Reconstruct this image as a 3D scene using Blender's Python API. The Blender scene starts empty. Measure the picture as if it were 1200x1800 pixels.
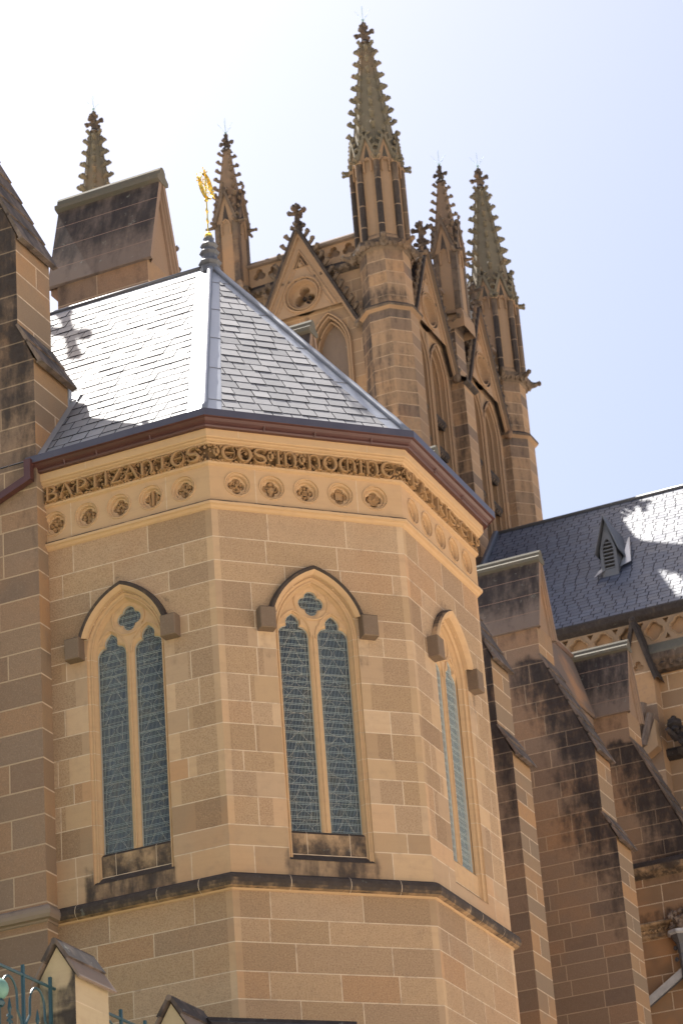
import bpy, math, random
from mathutils import Vector, geometry
S = bpy.context.scene
random.seed(11)
R = math.radians
# ------------------------------------------------------------------ frame, camera, light
# building axes: u runs along the left apse face, v runs away from the viewer; z is measured from the eye
PH = R(-22.6076); CZ = 1.6
OX, OY = -1.8885, 35.8165
def W(p):
    u, v, z = p
    c, s = math.cos(PH), math.sin(PH)
    return Vector((OX+u*c-v*s, OY+u*s+v*c, z+CZ))
def build_camera():
    cam = bpy.data.cameras.new('camera'); o = bpy.data.objects.new('camera', cam); S.collection.objects.link(o)
    pitch, roll = 0.45072, -0.078356
    fw = Vector((0, math.cos(pitch), math.sin(pitch))); up = Vector((0, -math.sin(pitch), math.cos(pitch))); r = Vector((1, 0, 0))
    r2 = math.cos(roll)*r+math.sin(roll)*up; u2 = -math.sin(roll)*r+math.cos(roll)*up
    from mathutils import Matrix
    m = Matrix((r2, u2, -fw)).transposed().to_4x4(); m.translation = (0, 0, CZ); o.matrix_world = m
    cam.sensor_fit = 'VERTICAL'; cam.sensor_height = 36; cam.lens = 4813.07/1800*36
    cam.clip_start = .5; cam.clip_end = 3000
    cam.dof.use_dof = True; cam.dof.focus_distance = 40; cam.dof.aperture_fstop = 3.2
    S.camera = o
build_camera()
S.render.resolution_x, S.render.resolution_y = 682, 1024
SUNL = Vector((-.452, .212, .866)).normalized()                      # towards the sun, in (u, v, z)
def build_light():
    c, s = math.cos(PH), math.sin(PH)
    d = Vector((SUNL.x*c-SUNL.y*s, SUNL.x*s+SUNL.y*c, SUNL.z))
    l = bpy.data.lights.new('sun', 'SUN'); l.energy = 5.0; l.angle = R(.53); l.color = (1, .955, .89)
    o = bpy.data.objects.new('sun', l); S.collection.objects.link(o)
    o.rotation_euler = (-d).to_track_quat('-Z', 'Y').to_euler(); o.location = (0, 0, 90)
    w = bpy.data.worlds.new('World'); S.world = w; w.use_nodes = True
    nt = w.node_tree; bg = nt.nodes['Background']
    sk = nt.nodes.new('ShaderNodeTexSky'); sk.sky_type = 'NISHITA'; sk.sun_disc = False
    sk.sun_elevation = math.asin(d.z); sk.sun_rotation = math.atan2(d.x, d.y)
    sk.air_density = .85; sk.dust_density = 3.8; sk.ozone_density = .35
    nt.links.new(sk.outputs[0], bg.inputs[0]); bg.inputs[1].default_value = .083
build_light()
S.view_settings.view_transform = 'Standard'; S.view_settings.look = 'None'; S.view_settings.gamma = 1
S.view_settings.exposure = 1.34
S.render.engine = 'CYCLES'

# ------------------------------------------------------------------ materials
def newmat(name):
    m = bpy.data.materials.new(name); m.use_nodes = True
    return m, m.node_tree, m.node_tree.nodes['Principled BSDF']
class NB:
    def __init__(s, nt): s.nt = nt
    def n(s, t, **k):
        x = s.nt.nodes.new(t)
        for a, b in k.items(): setattr(x, a, b)
        return x
    def l(s, a, b): s.nt.links.new(a, b)
    def val(s, x, sock):
        if isinstance(x, (int, float)): sock.default_value = x
        else: s.l(x, sock)
    def math(s, op, a, b=0., c=0., clamp=False):
        x = s.n('ShaderNodeMath', operation=op, use_clamp=clamp)
        s.val(a, x.inputs[0]); s.val(b, x.inputs[1])
        if len(x.inputs) > 2: s.val(c, x.inputs[2])
        return x.outputs[0]
    def attr(s, name, out='Fac'): return s.n('ShaderNodeAttribute', attribute_name=name).outputs[out]
    def noise(s, vec, scale, detail=4, rough=.55, dist=0.):
        x = s.n('ShaderNodeTexNoise'); s.l(vec, x.inputs['Vector'])
        x.inputs['Scale'].default_value = scale; x.inputs['Detail'].default_value = detail
        x.inputs['Roughness'].default_value = rough; x.inputs['Distortion'].default_value = dist
        return x.outputs['Fac']
    def mapping(s, vec, scale):
        x = s.n('ShaderNodeMapping'); s.l(vec, x.inputs['Vector']); x.inputs['Scale'].default_value = scale
        return x.outputs[0]
    def ramp(s, fac, stops, interp='LINEAR'):
        x = s.n('ShaderNodeValToRGB'); s.l(fac, x.inputs[0]); cr = x.color_ramp; cr.interpolation = interp
        while len(cr.elements) < len(stops): cr.elements.new(.5)
        for e, (p, c) in zip(cr.elements, stops): e.position = p; e.color = (*c, 1)
        return x.outputs[0]
    def step(s, x, a, b):
        m = s.n('ShaderNodeMapRange', interpolation_type='SMOOTHSTEP', clamp=True)
        s.l(x, m.inputs[0]); m.inputs[1].default_value = a; m.inputs[2].default_value = b
        return m.outputs[0]
    def mix(s, f, a, b, mode='MIX'):
        x = s.n('ShaderNodeMix', data_type='RGBA', blend_type=mode)
        s.val(f, x.inputs[0])
        for c, k in ((a, 6), (b, 7)):
            if isinstance(c, tuple): x.inputs[k].default_value = (*c, 1)
            else: s.l(c, x.inputs[k])
        return x.outputs[2]
    def coords(s):
        tc = s.n('ShaderNodeTexCoord').outputs['Object']
        oi = s.n('ShaderNodeObjectInfo').outputs['Random']
        v = s.n('ShaderNodeVectorMath', operation='ADD'); s.l(tc, v.inputs[0])
        m = s.math('MULTIPLY', oi, 37.)
        cx = s.n('ShaderNodeCombineXYZ'); s.l(m, cx.inputs[0]); s.l(m, cx.inputs[1]); s.l(m, cx.inputs[2])
        s.l(cx.outputs[0], v.inputs[1])
        return v.outputs[0]

def stone(name, stops, soilcol=(.024, .020, .020), topsoil=.0, soil0=0., peck=1., warm=.5, grain=.12, streak=.35, rough=.88, lich=0., dirtmax=.94):
    m, nt, b = newmat(name); N = NB(nt); co = N.coords()
    tint = N.attr('tint'); pk = N.attr('peck'); soil = N.attr('soil')
    base = N.ramp(tint, stops)
    big = N.noise(co, .55, 3)                                         # iron stained patches
    base = N.mix(N.math('MULTIPLY', N.step(big, .52, .75), warm), base, (.46, .235, .105))
    bed = N.noise(N.mapping(co, (1.2, 1.2, 14.)), 1.0, 4, .6, .6)     # bedding bands of the sandstone
    base = N.mix(N.math('MULTIPLY', N.math('SUBTRACT', bed, .5), .55, clamp=True), base, (.25, .15, .085))
    mid = N.noise(co, 7., 5)
    base = N.mix(N.math('MULTIPLY', N.step(mid, .45, .8), grain*2.), base, (.24, .17, .12))
    fine = N.noise(co, 50., 4, .65)
    base = N.mix(N.math('MULTIPLY', pk, .30*peck), base, (.25, .16, .095))
    pits = N.math('MULTIPLY', N.step(fine, .56, .34), N.math('MULTIPLY', pk, .42*peck))
    base = N.mix(pits, base, (.17, .105, .06))
    lite = N.math('MULTIPLY', N.step(fine, .55, .72), N.math('MULTIPLY', pk, .22*peck))
    base = N.mix(lite, base, (.62, .48, .33))
    # soiling: black growth on what faces up and where rain runs; painted shade in hollows
    sn = N.noise(N.mapping(co, (1.6, 1.6, streak)), 2.6, 6, .62)
    sn2 = N.noise(co, 9., 5, .65)
    sn = N.math('ADD', N.math('MULTIPLY', sn, .7), N.math('MULTIPLY', sn2, .3))
    sl = N.math('ADD', soil, soil0)
    if topsoil:
        g = N.n('ShaderNodeNewGeometry'); sx = N.n('ShaderNodeSeparateXYZ'); N.l(g.outputs['Normal'], sx.inputs[0])
        mr = N.n('ShaderNodeMapRange', clamp=True); N.l(sx.outputs[2], mr.inputs[0])
        mr.inputs[1].default_value = .08; mr.inputs[2].default_value = .6; mr.inputs[4].default_value = topsoil
        sl = N.math('ADD', sl, mr.outputs[0])
    mask = N.step(N.math('ADD', sl, N.math('MULTIPLY', N.math('SUBTRACT', sn, .5), .85)), .16, .50)
    dirt = N.mix(N.step(sn2, .35, .7), soilcol, tuple(c*1.5+.004 for c in soilcol))
    base = N.mix(N.math('MULTIPLY', mask, dirtmax), base, dirt)
    if lich:
        ln = N.noise(co, 5.5, 5, .7)
        base = N.mix(N.math('MULTIPLY', N.step(ln, .62, .70), lich), base, (.30, .31, .25))
    N.l(base, b.inputs['Base Color']); b.inputs['Roughness'].default_value = rough
    b.inputs['Specular IOR Level'].default_value = .25
    bp = N.n('ShaderNodeBump'); bp.inputs['Distance'].default_value = .012
    hgt = N.math('ADD', N.math('MULTIPLY', fine, N.math('MULTIPLY_ADD', pk, .9*peck, .06)), N.math('MULTIPLY', mid, .10))
    N.l(hgt, bp.inputs['Height']); bp.inputs['Strength'].default_value = .9
    N.l(bp.outputs[0], b.inputs['Normal'])
    return m
TAN = [(0, (0.314, 0.208, 0.124)), (0.2, (0.438, 0.298, 0.171)), (0.45, (0.524, 0.356, 0.207)), (0.7, (0.375, 0.257, 0.16)), (0.85, (0.543, 0.382, 0.237)), (1, (0.458, 0.271, 0.142))]
DRS = [(0, (0.465, 0.298, 0.16)), (0.5, (0.503, 0.33, 0.182)), (1, (0.484, 0.313, 0.175))]
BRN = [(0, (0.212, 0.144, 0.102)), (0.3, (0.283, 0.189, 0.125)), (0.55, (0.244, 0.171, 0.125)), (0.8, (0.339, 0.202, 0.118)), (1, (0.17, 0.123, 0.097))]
TWR = [(0, (0.133, 0.101, 0.081)), (0.2, (0.181, 0.126, 0.092)), (0.35, (0.258, 0.176, 0.114)), (0.6, (0.338, 0.22, 0.131)), (0.8, (0.29, 0.198, 0.129)), (1, (0.392, 0.242, 0.131))]
M = {}
M['stone'] = stone('apse_sandstone', TAN, warm=.35)
M['dressed'] = stone('dressed_sandstone', DRS, peck=.35, warm=.12, topsoil=.16, grain=.08)
M['carved'] = stone('deep_carved_sandstone', [(0, (.315, .185, .085)), (1, (.365, .222, .108))], peck=.1, warm=.2, topsoil=.10, grain=.2)
M['string'] = stone('blackened_sandstone', DRS, peck=.3, warm=.1, topsoil=.25, streak=1., lich=.25)
M['hood'] = stone('soiled_hood_sandstone', DRS, peck=.2, warm=.1, topsoil=.45)
M['stop'] = stone('grey_block_sandstone', [(0, (.135, .10, .074)), (1, (.17, .125, .09))], peck=.6, warm=0, topsoil=.4, soil0=.05)
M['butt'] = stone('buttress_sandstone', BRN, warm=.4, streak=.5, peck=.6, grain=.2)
M['cap'] = stone('weathered_cap_stone', [(0, (.17, .13, .104)), (1, (.225, .168, .134))], topsoil=.12, soil0=.20, streak=.14, peck=.2, warm=0, lich=.45)
M['tower'] = stone('tower_sandstone', TWR, warm=.3, topsoil=.45, peck=.15, grain=.25, streak=.3)
M['spirestone'] = stone('lichened_spire_stone', [(0, (.125, .112, .082)), (1, (.185, .16, .112))], warm=.25, topsoil=.30, soil0=.10, streak=.4, peck=.1, lich=.5)
M['towerdark'] = stone('blackened_tower_sandstone', [(0, (.12, .092, .072)), (1, (.20, .145, .10))], warm=.3, topsoil=.30, soil0=.13, streak=.5, peck=.2, lich=.3)
def plain(name, col, rough=.7, metal=0., spec=.5, nscale=0., namp=.3, bump=0.):
    m, nt, b = newmat(name); N = NB(nt)
    b.inputs['Base Color'].default_value = (*col, 1); b.inputs['Roughness'].default_value = rough
    b.inputs['Metallic'].default_value = metal; b.inputs['Specular IOR Level'].default_value = spec
    if nscale:
        co = N.coords(); nz = N.noise(co, nscale, 5, .6)
        c = N.mix(nz, tuple(x*(1-namp) for x in col), tuple(min(1, x*(1+namp)) for x in col)); N.l(c, b.inputs['Base Color'])
        r = N.math('MULTIPLY_ADD', nz, .3, rough-.15); N.l(r, b.inputs['Roughness'])
        if bump:
            bp = N.n('ShaderNodeBump'); bp.inputs['Distance'].default_value = bump; N.l(nz, bp.inputs['Height']); N.l(bp.outputs[0], b.inputs['Normal'])
    return m
M['mortar'] = stone('lime_mortar', [(0, (.58, .45, .315)), (1, (.58, .45, .315))], warm=.1, peck=0, grain=.35)
M['mortar2'] = stone('old_mortar', [(0, (.42, .30, .195)), (1, (.42, .30, .195))], warm=.2, peck=0, streak=.5, dirtmax=.62)
M['mortar3'] = plain('dark_mortar', (.27, .17, .12), .9, nscale=5, namp=.3)
M['lead'] = plain('lead_sheet', (.36, .38, .42), .42, .35, .6, nscale=3.5, namp=.18, bump=.004)
M['leadroll'] = plain('lead_roll', (.22, .235, .27), .45, .35, .6, nscale=6, namp=.2)
M['leaddark'] = plain('dark_lead', (.12, .125, .14), .5, .2, .5, nscale=5, namp=.25)
M['gutter'] = plain('red_gutter_paint', (.078, .030, .026), .42, 0, .5, nscale=3, namp=.25)
M['gutterlip'] = plain('dark_gutter_lip', (.06, .055, .075), .38, 0, .6, nscale=3, namp=.25)
M['gold'] = plain('gilding', (.98, .66, .14), .34, 1., .5, nscale=20, namp=.12)
M['iron'] = plain('teal_iron_paint', (.016, .055, .07), .45, 0, .5, nscale=12, namp=.3)
M['globe'] = plain('verdigris_globe', (.13, .25, .20), .6, 0, .4, nscale=9, namp=.35)
M['dark'] = plain('dark_interior', (.02, .018, .018), .9)
M['louvre'] = plain('grey_louvre', (.16, .13, .115), .85, nscale=3, namp=.3)
M['wire'] = plain('guard_wire', (.42, .49, .475), .5, .3, .5)
M['came'] = plain('lead_came', (.42, .39, .33), .7, 0, .3)
M['rod'] = plain('copper_rod', (.30, .45, .45), .5, .3)
M['head'] = plain('grey_painted_iron', (.10, .095, .10), .5, .2, nscale=8, namp=.3)
M['white'] = plain('weathered_white_lead', (.42, .41, .41), .6, .1, nscale=6, namp=.35)
M['plaza'] = plain('pale_paving', (.56, .48, .38), .9, nscale=.7, namp=.15)
M['added_lawn'] = plain('added_lawn', (.05, .085, .03), .95, nscale=2, namp=.5)  # unseen grass, added to hold back ground bounce
def slate(name, lo, hi, rough=.42, spec=.75, lichen=.1):
    m, nt, b = newmat(name); N = NB(nt); co = N.coords()
    t = N.attr('tint'); nz = N.noise(co, 3.2, 5, .65)
    c = N.mix(t, lo, hi); c = N.mix(N.math('MULTIPLY', nz, .6), c, tuple(x*.6 for x in lo))
    c = N.mix(N.math('MULTIPLY', N.step(N.noise(co, 11, 4), .62, .72), lichen), c, (.3, .29, .25))
    N.l(c, b.inputs['Base Color']); b.inputs['Specular IOR Level'].default_value = .5; b.inputs['IOR'].default_value = 1.45+.45*spec
    b.inputs['Coat Weight'].default_value = .25*spec; b.inputs['Coat Roughness'].default_value = rough-.06; b.inputs['Coat IOR'].default_value = 1.6
    r = N.math('ADD', N.math('MULTIPLY_ADD', t, .12, rough-.06), N.math('MULTIPLY', N.math('SUBTRACT', nz, .5), .2)); N.l(r, b.inputs['Roughness'])
    bp = N.n('ShaderNodeBump'); bp.inputs['Distance'].default_value = .006; bp.inputs['Strength'].default_value = .5
    N.l(N.noise(N.mapping(co, (1, 1, 2)), 14, 5), bp.inputs['Height']); N.l(bp.outputs[0], b.inputs['Normal'])
    return m
M['slate'] = slate('grey_slate', (.13, .127, .135), (.27, .262, .27), rough=.77, spec=1.0)
M['slate2'] = slate('blue_slate', (.036, .048, .088), (.10, .115, .165), rough=.68, spec=.6)
M['slateedge'] = plain('slate_butt_edge', (.028, .028, .034), .95, 0, .05)
def glassmat():
    m, nt, b = newmat('stained_glass'); N = NB(nt); co = N.n('ShaderNodeTexCoord').outputs['Object']
    vo = N.n('ShaderNodeTexVoronoi'); vo.inputs['Scale'].default_value = 9.; N.l(N.mapping(co, (1, 1, .7)), vo.inputs['Vector'])
    sx = N.n('ShaderNodeSeparateColor'); N.l(vo.outputs['Color'], sx.inputs[0])
    c = N.ramp(sx.outputs[0], [(0, (.010, .015, .030)), (.3, (.020, .033, .058)), (.55, (.022, .025, .032)), (.75, (.034, .050, .072)), (.9, (.045, .036, .028)), (1, (.020, .032, .038))])
    N.l(c, b.inputs['Base Color']); b.inputs['Roughness'].default_value = .22; b.inputs['Specular IOR Level'].default_value = .6
    bp = N.n('ShaderNodeBump'); bp.inputs['Distance'].default_value = .012; bp.inputs['Strength'].default_value = .6
    N.l(N.noise(co, 16, 3), bp.inputs['Height']); N.l(bp.outputs[0], b.inputs['Normal'])
    return m
M['glass'] = glassmat()

# ------------------------------------------------------------------ mesh helpers
class MB:
    def __init__(s): s.v = []; s.f = []; s.m = []; s.t = []; s.p = []; s.so = []
    def vert(s, p, so=0.): s.v.append(tuple(p)); s.so.append(so); return len(s.v)-1
    def face(s, ids, m=0, t=.5, p=0.):
        s.f.append(tuple(ids)); s.m.append(m); s.t.append(t); s.p.append(p)
    def poly(s, pts, m=0, t=.5, p=0., so=0.): s.face([s.vert(q, so) for q in pts], m, t, p)
    def box(s, a, b, m=0, t=.5, p=0., so=0., bev=0.):
        (x0, y0, z0), (x1, y1, z1) = a, b
        i = [s.vert(q, so) for q in ((x0,y0,z0),(x1,y0,z0),(x1,y1,z0),(x0,y1,z0),(x0,y0,z1),(x1,y0,z1),(x1,y1,z1),(x0,y1,z1))]
        for q in ((3,2,1,0),(4,5,6,7),(0,1,5,4),(1,2,6,5),(2,3,7,6),(3,0,4,7)): s.face([i[k] for k in q], m, t, p)
    def loft(s, rings, closed=True, cap0=False, cap1=False, m=0, t=.5, p=0., so=0.):
        ids = [[s.vert(q, so) for q in r] for r in rings]; n = len(rings[0])
        for a, b in zip(ids, ids[1:]):
            for k in range(n if closed else n-1):
                j = (k+1) % n; s.face((a[k], a[j], b[j], b[k]), m, t, p)
        if cap0: s.face(ids[0][::-1], m, t, p)
        if cap1: s.face(ids[-1], m, t, p)
    def tube(s, path, r, n=6, cap=True, m=0, t=.5, so=0.):
        path = [Vector(q) for q in path]; rings = []; rr = r if isinstance(r, (list, tuple)) else [r]*len(path)
        for i, q in enumerate(path):
            d = (path[min(i+1, len(path)-1)]-path[max(i-1, 0)]).normalized()
            a = Vector((0, 0, 1)) if abs(d.z) < .9 else Vector((1, 0, 0))
            x = d.cross(a).normalized(); y = d.cross(x)
            rings.append([q+(x*math.cos(k*2*math.pi/n)+y*math.sin(k*2*math.pi/n))*rr[i] for k in range(n)])
        s.loft(rings, True, cap, cap, m, t, 0, so)
    def lathe(s, c, prof, n=8, rot=0., m=0, t=.5, so=0., cap=True):
        s.loft([[(c[0]+r*math.cos(rot+k*2*math.pi/n), c[1]+r*math.sin(rot+k*2*math.pi/n), c[2]+z) for k in range(n)] for r, z in prof], True, cap, cap, m, t, 0, so)
    def blob(s, c, r, m=0, t=.5, so=0., sc=(1, 1, 1), jit=.18, n=6):
        rings = []
        for la in (-62, -18, 26, 66):
            a = R(la)
            rings.append([(c[0]+r*sc[0]*math.cos(a)*math.cos(k*6.283/n+la)*(1+random.uniform(-jit, jit)), c[1]+r*sc[1]*math.cos(a)*math.sin(k*6.283/n+la)*(1+random.uniform(-jit, jit)), c[2]+r*sc[2]*math.sin(a)*(1+random.uniform(-jit, jit))) for k in range(n)])
        s.loft(rings, True, True, True, m, t, 0, so)
    def sweep(s, rings_fn, prof, m=0, t=.5, so=0.):
        """rings_fn(o) gives the plan path at offset o; prof = [(o, z)] or (o, z, mat)"""
        for (a, b) in zip(prof, prof[1:]):
            pa, pb = rings_fn(a[0]), rings_fn(b[0]); mm = a[2] if len(a) > 2 else m; ss = a[3] if len(a) > 3 else so
            ia = [s.vert((x, y, a[1]), ss) for x, y in pa]; ib = [s.vert((x, y, b[1]), ss) for x, y in pb]
            for k in range(len(pa)-1): s.face((ia[k], ia[k+1], ib[k+1], ib[k]), mm, t)
def link(o): S.collection.objects.link(o); return o
def build(name, mb, mats, parent=None, base=(0, 0, 0), smooth=False, **props):
    me = bpy.data.meshes.new(name)
    if isinstance(mats, str): mats = [mats]
    top = parent is None
    bx, by, bz = base
    me.from_pydata([(x-bx, y-by, z-bz) for x, y, z in mb.v], [], mb.f)
    for k in mats: me.materials.append(M[k])
    me.polygons.foreach_set('material_index', mb.m)
    if smooth: me.polygons.foreach_set('use_smooth', [True]*len(mb.f))
    me.attributes.new('tint', 'FLOAT', 'FACE').data.foreach_set('value', mb.t)
    me.attributes.new('peck', 'FLOAT', 'FACE').data.foreach_set('value', mb.p)
    me.attributes.new('soil', 'FLOAT', 'POINT').data.foreach_set('value', mb.so)
    me.update()
    o = link(bpy.data.objects.new(name, me))
    if top: o.location = W(base); o.rotation_euler = (0, 0, PH)
    else: o.parent = parent
    for a, b in props.items(): o[a] = b
    return o
class Thing:
    def __init__(s, name, label, cat, base, group=None):
        s.base = base; o = link(bpy.data.objects.new(name, None)); s.o = o
        o.location = W(base); o.rotation_euler = (0, 0, PH); o.empty_display_size = .4
        o['label'] = label; o['category'] = cat
        if group: o['group'] = group
    def part(s, name, mb, mats, parent=None, smooth=False, **k): return build(name, mb, mats, parent or s.o, s.base, smooth, **k)
class Fr:
    """a face: origin, direction along, direction up, outward normal"""
    def __init__(s, p0, sd, n, zd=(0, 0, 1)): s.p0, s.sd, s.n, s.zd = Vector(p0), Vector(sd).normalized(), Vector(n).normalized(), Vector(zd).normalized()
    def P(s, a, z, o=0.): return s.p0+s.sd*a+s.zd*z+s.n*o
def inside(p, poly):
    x, y = p; c = False; j = len(poly)-1
    for i in range(len(poly)):
        xi, yi = poly[i]; xj, yj = poly[j]
        if (yi > y) != (yj > y) and x < (xj-xi)*(y-yi)/(yj-yi)+xi: c = not c
        j = i
    return c
def cdt(pts, edges): 
    r = geometry.delaunay_2d_cdt([Vector(p) for p in pts], edges, [], 0, 1e-5)
    return r[0], r[2]
def plate(mb, fr, outer, holes=(), o=0., m=0, t=.5, p=0., so=0.):
    pts = []; ed = []
    for lp in [outer, *holes]:
        b = len(pts); pts += lp; ed += [(b+i, b+(i+1) % len(lp)) for i in range(len(lp))]
    V, T = cdt(pts, ed); ids = [mb.vert(fr.P(v.x, v.y, o), so) for v in V]
    for tr in T:
        c = sum((V[i] for i in tr), Vector((0, 0)))/3
        if inside(c, outer) and not any(inside(c, h) for h in holes): mb.face([ids[i] for i in tr], m, t, p)
def wall2loft(mb, fr, loops, closed=True, m=0, t=.5, so=0.):
    """loops = [(outline, o)] lofted through depth"""
    mb.loft([[fr.P(a, z, o) for a, z in lp] for lp, o in loops], closed, m=m, t=t, so=so)
def ashlar(mb, fr, outer, courses, holes=(), wmin=.5, wmax=1.1, jt=.014, marg=(0., 0.), smoothf=None, soilf=None, peck=1., seed=0, o=0., fixed=None, grid=.35, m0=0, m1=1, tintf=None):
    rg = random.Random(seed); xs = [p[0] for p in outer]; zs = [p[1] for p in outer]
    x0, x1, z0, z1 = min(xs), max(xs), min(zs), max(zs)
    pts = []; ed = []
    def E(a, b): pts.extend((a, b)); ed.append((len(pts)-2, len(pts)-1))
    for lp in [outer, *holes]:
        b = len(pts); pts += list(lp); ed += [(b+i, b+(i+1) % len(lp)) for i in range(len(lp))]
    cs = [z0-9]+[c for c in courses if z0 < c < z1]+[z1+9]
    joints = []; tints = []
    for i in range(len(cs)-1):
        a, b = max(cs[i], z0), min(cs[i+1], z1)
        if i > 0: E((x0, cs[i]-jt/2), (x1, cs[i]-jt/2)); E((x0, cs[i]+jt/2), (x1, cs[i]+jt/2))
        js = list(fixed(i, a, b)) if fixed else []
        if not js:
            x = x0+rg.uniform(.3, 1.)*wmax*.8
            while x < x1-.25: js.append(x); x += rg.uniform(wmin, wmax)
        js = sorted(j for j in js if x0+.06 < j < x1-.06)
        joints.append(js); tints.append([rg.random() for _ in range(len(js)+1)])
        for j in js:
            E((j-jt/2, a), (j-jt/2, b)); E((j+jt/2, a), (j+jt/2, b))
        if smoothf:
            for sx in smoothf(i, a, b): 
                for q in sx[:2]:
                    if x0 < q < x1: E((q, a), (q, b))
    for mg, q in ((marg[0], x0+marg[0]), (marg[1], x1-marg[1])):
        if mg: E((q, z0), (q, z1))
    if soilf:
        nx = max(1, int((x1-x0)/grid)); nz = max(1, int((z1-z0)/grid))
        for i in range(nx+1):
            for k in range(nz+1): pts.append((x0+(x1-x0)*i/nx+.003, z0+(z1-z0)*k/nz+.003))
    V, T = cdt(pts, ed)
    ids = [mb.vert(fr.P(v.x, v.y, o), soilf(v.x, v.y) if soilf else 0.) for v in V]
    for tr in T:
        c = (V[tr[0]]+V[tr[1]]+V[tr[2]])/3
        if not inside(c, outer) or any(inside(c, h) for h in holes): continue
        i = 0
        while c.y > cs[i+1]: i += 1
        js = joints[i]; k = sum(1 for j in js if j < c.x)
        mort = (i > 0 and abs(c.y-cs[i]) < jt*.5) or (i+1 < len(cs)-1 and abs(c.y-cs[i+1]) < jt*.5) or any(abs(c.x-j) < jt*.5 for j in js)
        pk = peck
        if (marg[0] and c.x < x0+marg[0]) or (marg[1] and c.x > x1-marg[1]): pk = .12
        if smoothf and any(a < c.x < b for a, b in (q[:2] for q in smoothf(i, max(cs[i], z0), min(cs[i+1], z1)))): pk = .12
        tt = tints[i][k] if tintf is None else tintf(tints[i][k], c.x, c.y)
        mb.face([ids[q] for q in tr], m1 if mort else m0, .5 if mort else tt, 0 if mort else pk)
def arch(sc, zs, zb, a, r, t=0., n=10):
    """two centred arch outline, inset by t, from bottom left over the apex to bottom right"""
    aa, rr = a-t, r-t; d = r-a
    th = math.acos(max(-1, min(1, d/rr))); pts = [(sc-aa, zb), (sc-aa, zs)]
    pts += [(sc+d-rr*math.cos(th*k/n), zs+rr*math.sin(th*k/n)) for k in range(1, n+1)]
    pts += [(sc-d+rr*math.cos(th*(n-k)/n), zs+rr*math.sin(th*(n-k)/n)) for k in range(1, n)]
    pts += [(sc+aa, zs), (sc+aa, zb)]
    return pts
def foil(cx, cz, n, rl, d, rot=math.pi/2, N=48):
    out = []
    for k in range(N):
        f = 2*math.pi*k/N+.001; best = .3*d
        for j in range(n):
            dl = (f-rot-2*math.pi*j/n+math.pi) % (2*math.pi)-math.pi
            q = rl*rl-(d*math.sin(dl))**2
            if q >= 0 and abs(dl) < math.pi/2: best = max(best, d*math.cos(dl)+math.sqrt(q))
        out.append((cx+best*math.cos(f), cz+best*math.sin(f)))
    return out
def circ(cx, cz, r, N=28): return [(cx+r*math.cos(2*math.pi*k/N), cz+r*math.sin(2*math.pi*k/N)) for k in range(N)]
def scl(lp, c, sx, sz): return [(c[0]+(x-c[0])*sx, c[1]+(z-c[1])*sz) for x, z in lp]
def clip(poly, n, d):
    """keep n.p <= d (2-D)"""
    out = []
    for i in range(len(poly)):
        a, b = poly[i], poly[(i+1) % len(poly)]; fa, fb = n[0]*a[0]+n[1]*a[1]-d, n[0]*b[0]+n[1]*b[1]-d
        if fa <= 0: out.append(a)
        if (fa < 0) != (fb < 0) and abs(fa-fb) > 1e-9:
            t = fa/(fa-fb); out.append((a[0]+(b[0]-a[0])*t, a[1]+(b[1]-a[1])*t))
    return out
def slates(mb, fr, poly, row=.26, wid=.28, th=.026, m=0, me=1, seed=0, zst=0., g=.004):
    """overlapping slates on the plane fr, clipped to the convex counter-clockwise polygon"""
    rg = random.Random(seed); xs = [p[0] for p in poly]; zs = [p[1] for p in poly]
    hp = []
    for i in range(len(poly)):
        a, b = poly[i], poly[(i+1) % len(poly)]; n = (b[1]-a[1], a[0]-b[0]); hp.append((n, n[0]*a[0]+n[1]*a[1]))
    z = min(zs)-zst; k = 0
    while z < max(zs):
        x = min(xs)-rg.uniform(0, wid)-(wid*.5 if k % 2 else 0)
        while x < max(xs):
            w = wid*rg.uniform(.9, 1.12); sag = rg.uniform(0, .006)
            q = [(x+g, z-sag), (x+w-g, z-sag*rg.uniform(.6, 1.3)), (x+w-g, z+row), (x+g, z+row)]
            for n, d in hp:
                q = clip(q, n, d)
                if len(q) < 3: break
            if len(q) >= 3:
                t1 = th*rg.uniform(.55, 1.35); tw = rg.uniform(-.0015, .0015); tn = rg.random()
                def hh(a, b): return .003+t1*max(0, 1-(b-z)/row*.86)+tw*(a-x-w/2)/w
                top = [mb.vert(fr.P(a, b, hh(a, b))) for a, b in q]; bot = [mb.vert(fr.P(a, b, 0)) for a, b in q]
                mb.face(top, m, tn)
                for i in range(len(q)):
                    j = (i+1) % len(q); mb.face((bot[i], bot[j], top[j], top[i]), me, tn)
            x += w
        z += row; k += 1
def crocket(mb, p, d, r, m=0, so=.1, up=.35):
    """a leafy hook standing out from p along d"""
    p = Vector(p); d = Vector(d).normalized(); q = p+d*r*1.15+Vector((0, 0, r*up))
    mb.tube([p-d*r*.3, p+d*r*.8, q], [r*.62, r*.58, r*.7], 5, m=m, so=so)
    mb.blob(q+d*r*.25, r*.75, m=m, so=so, sc=(1, 1, .85), jit=.3, n=5)
    mb.blob(q+Vector((0, 0, r*.55)), r*.42, m=m, so=so, jit=.3, n=5)

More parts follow.
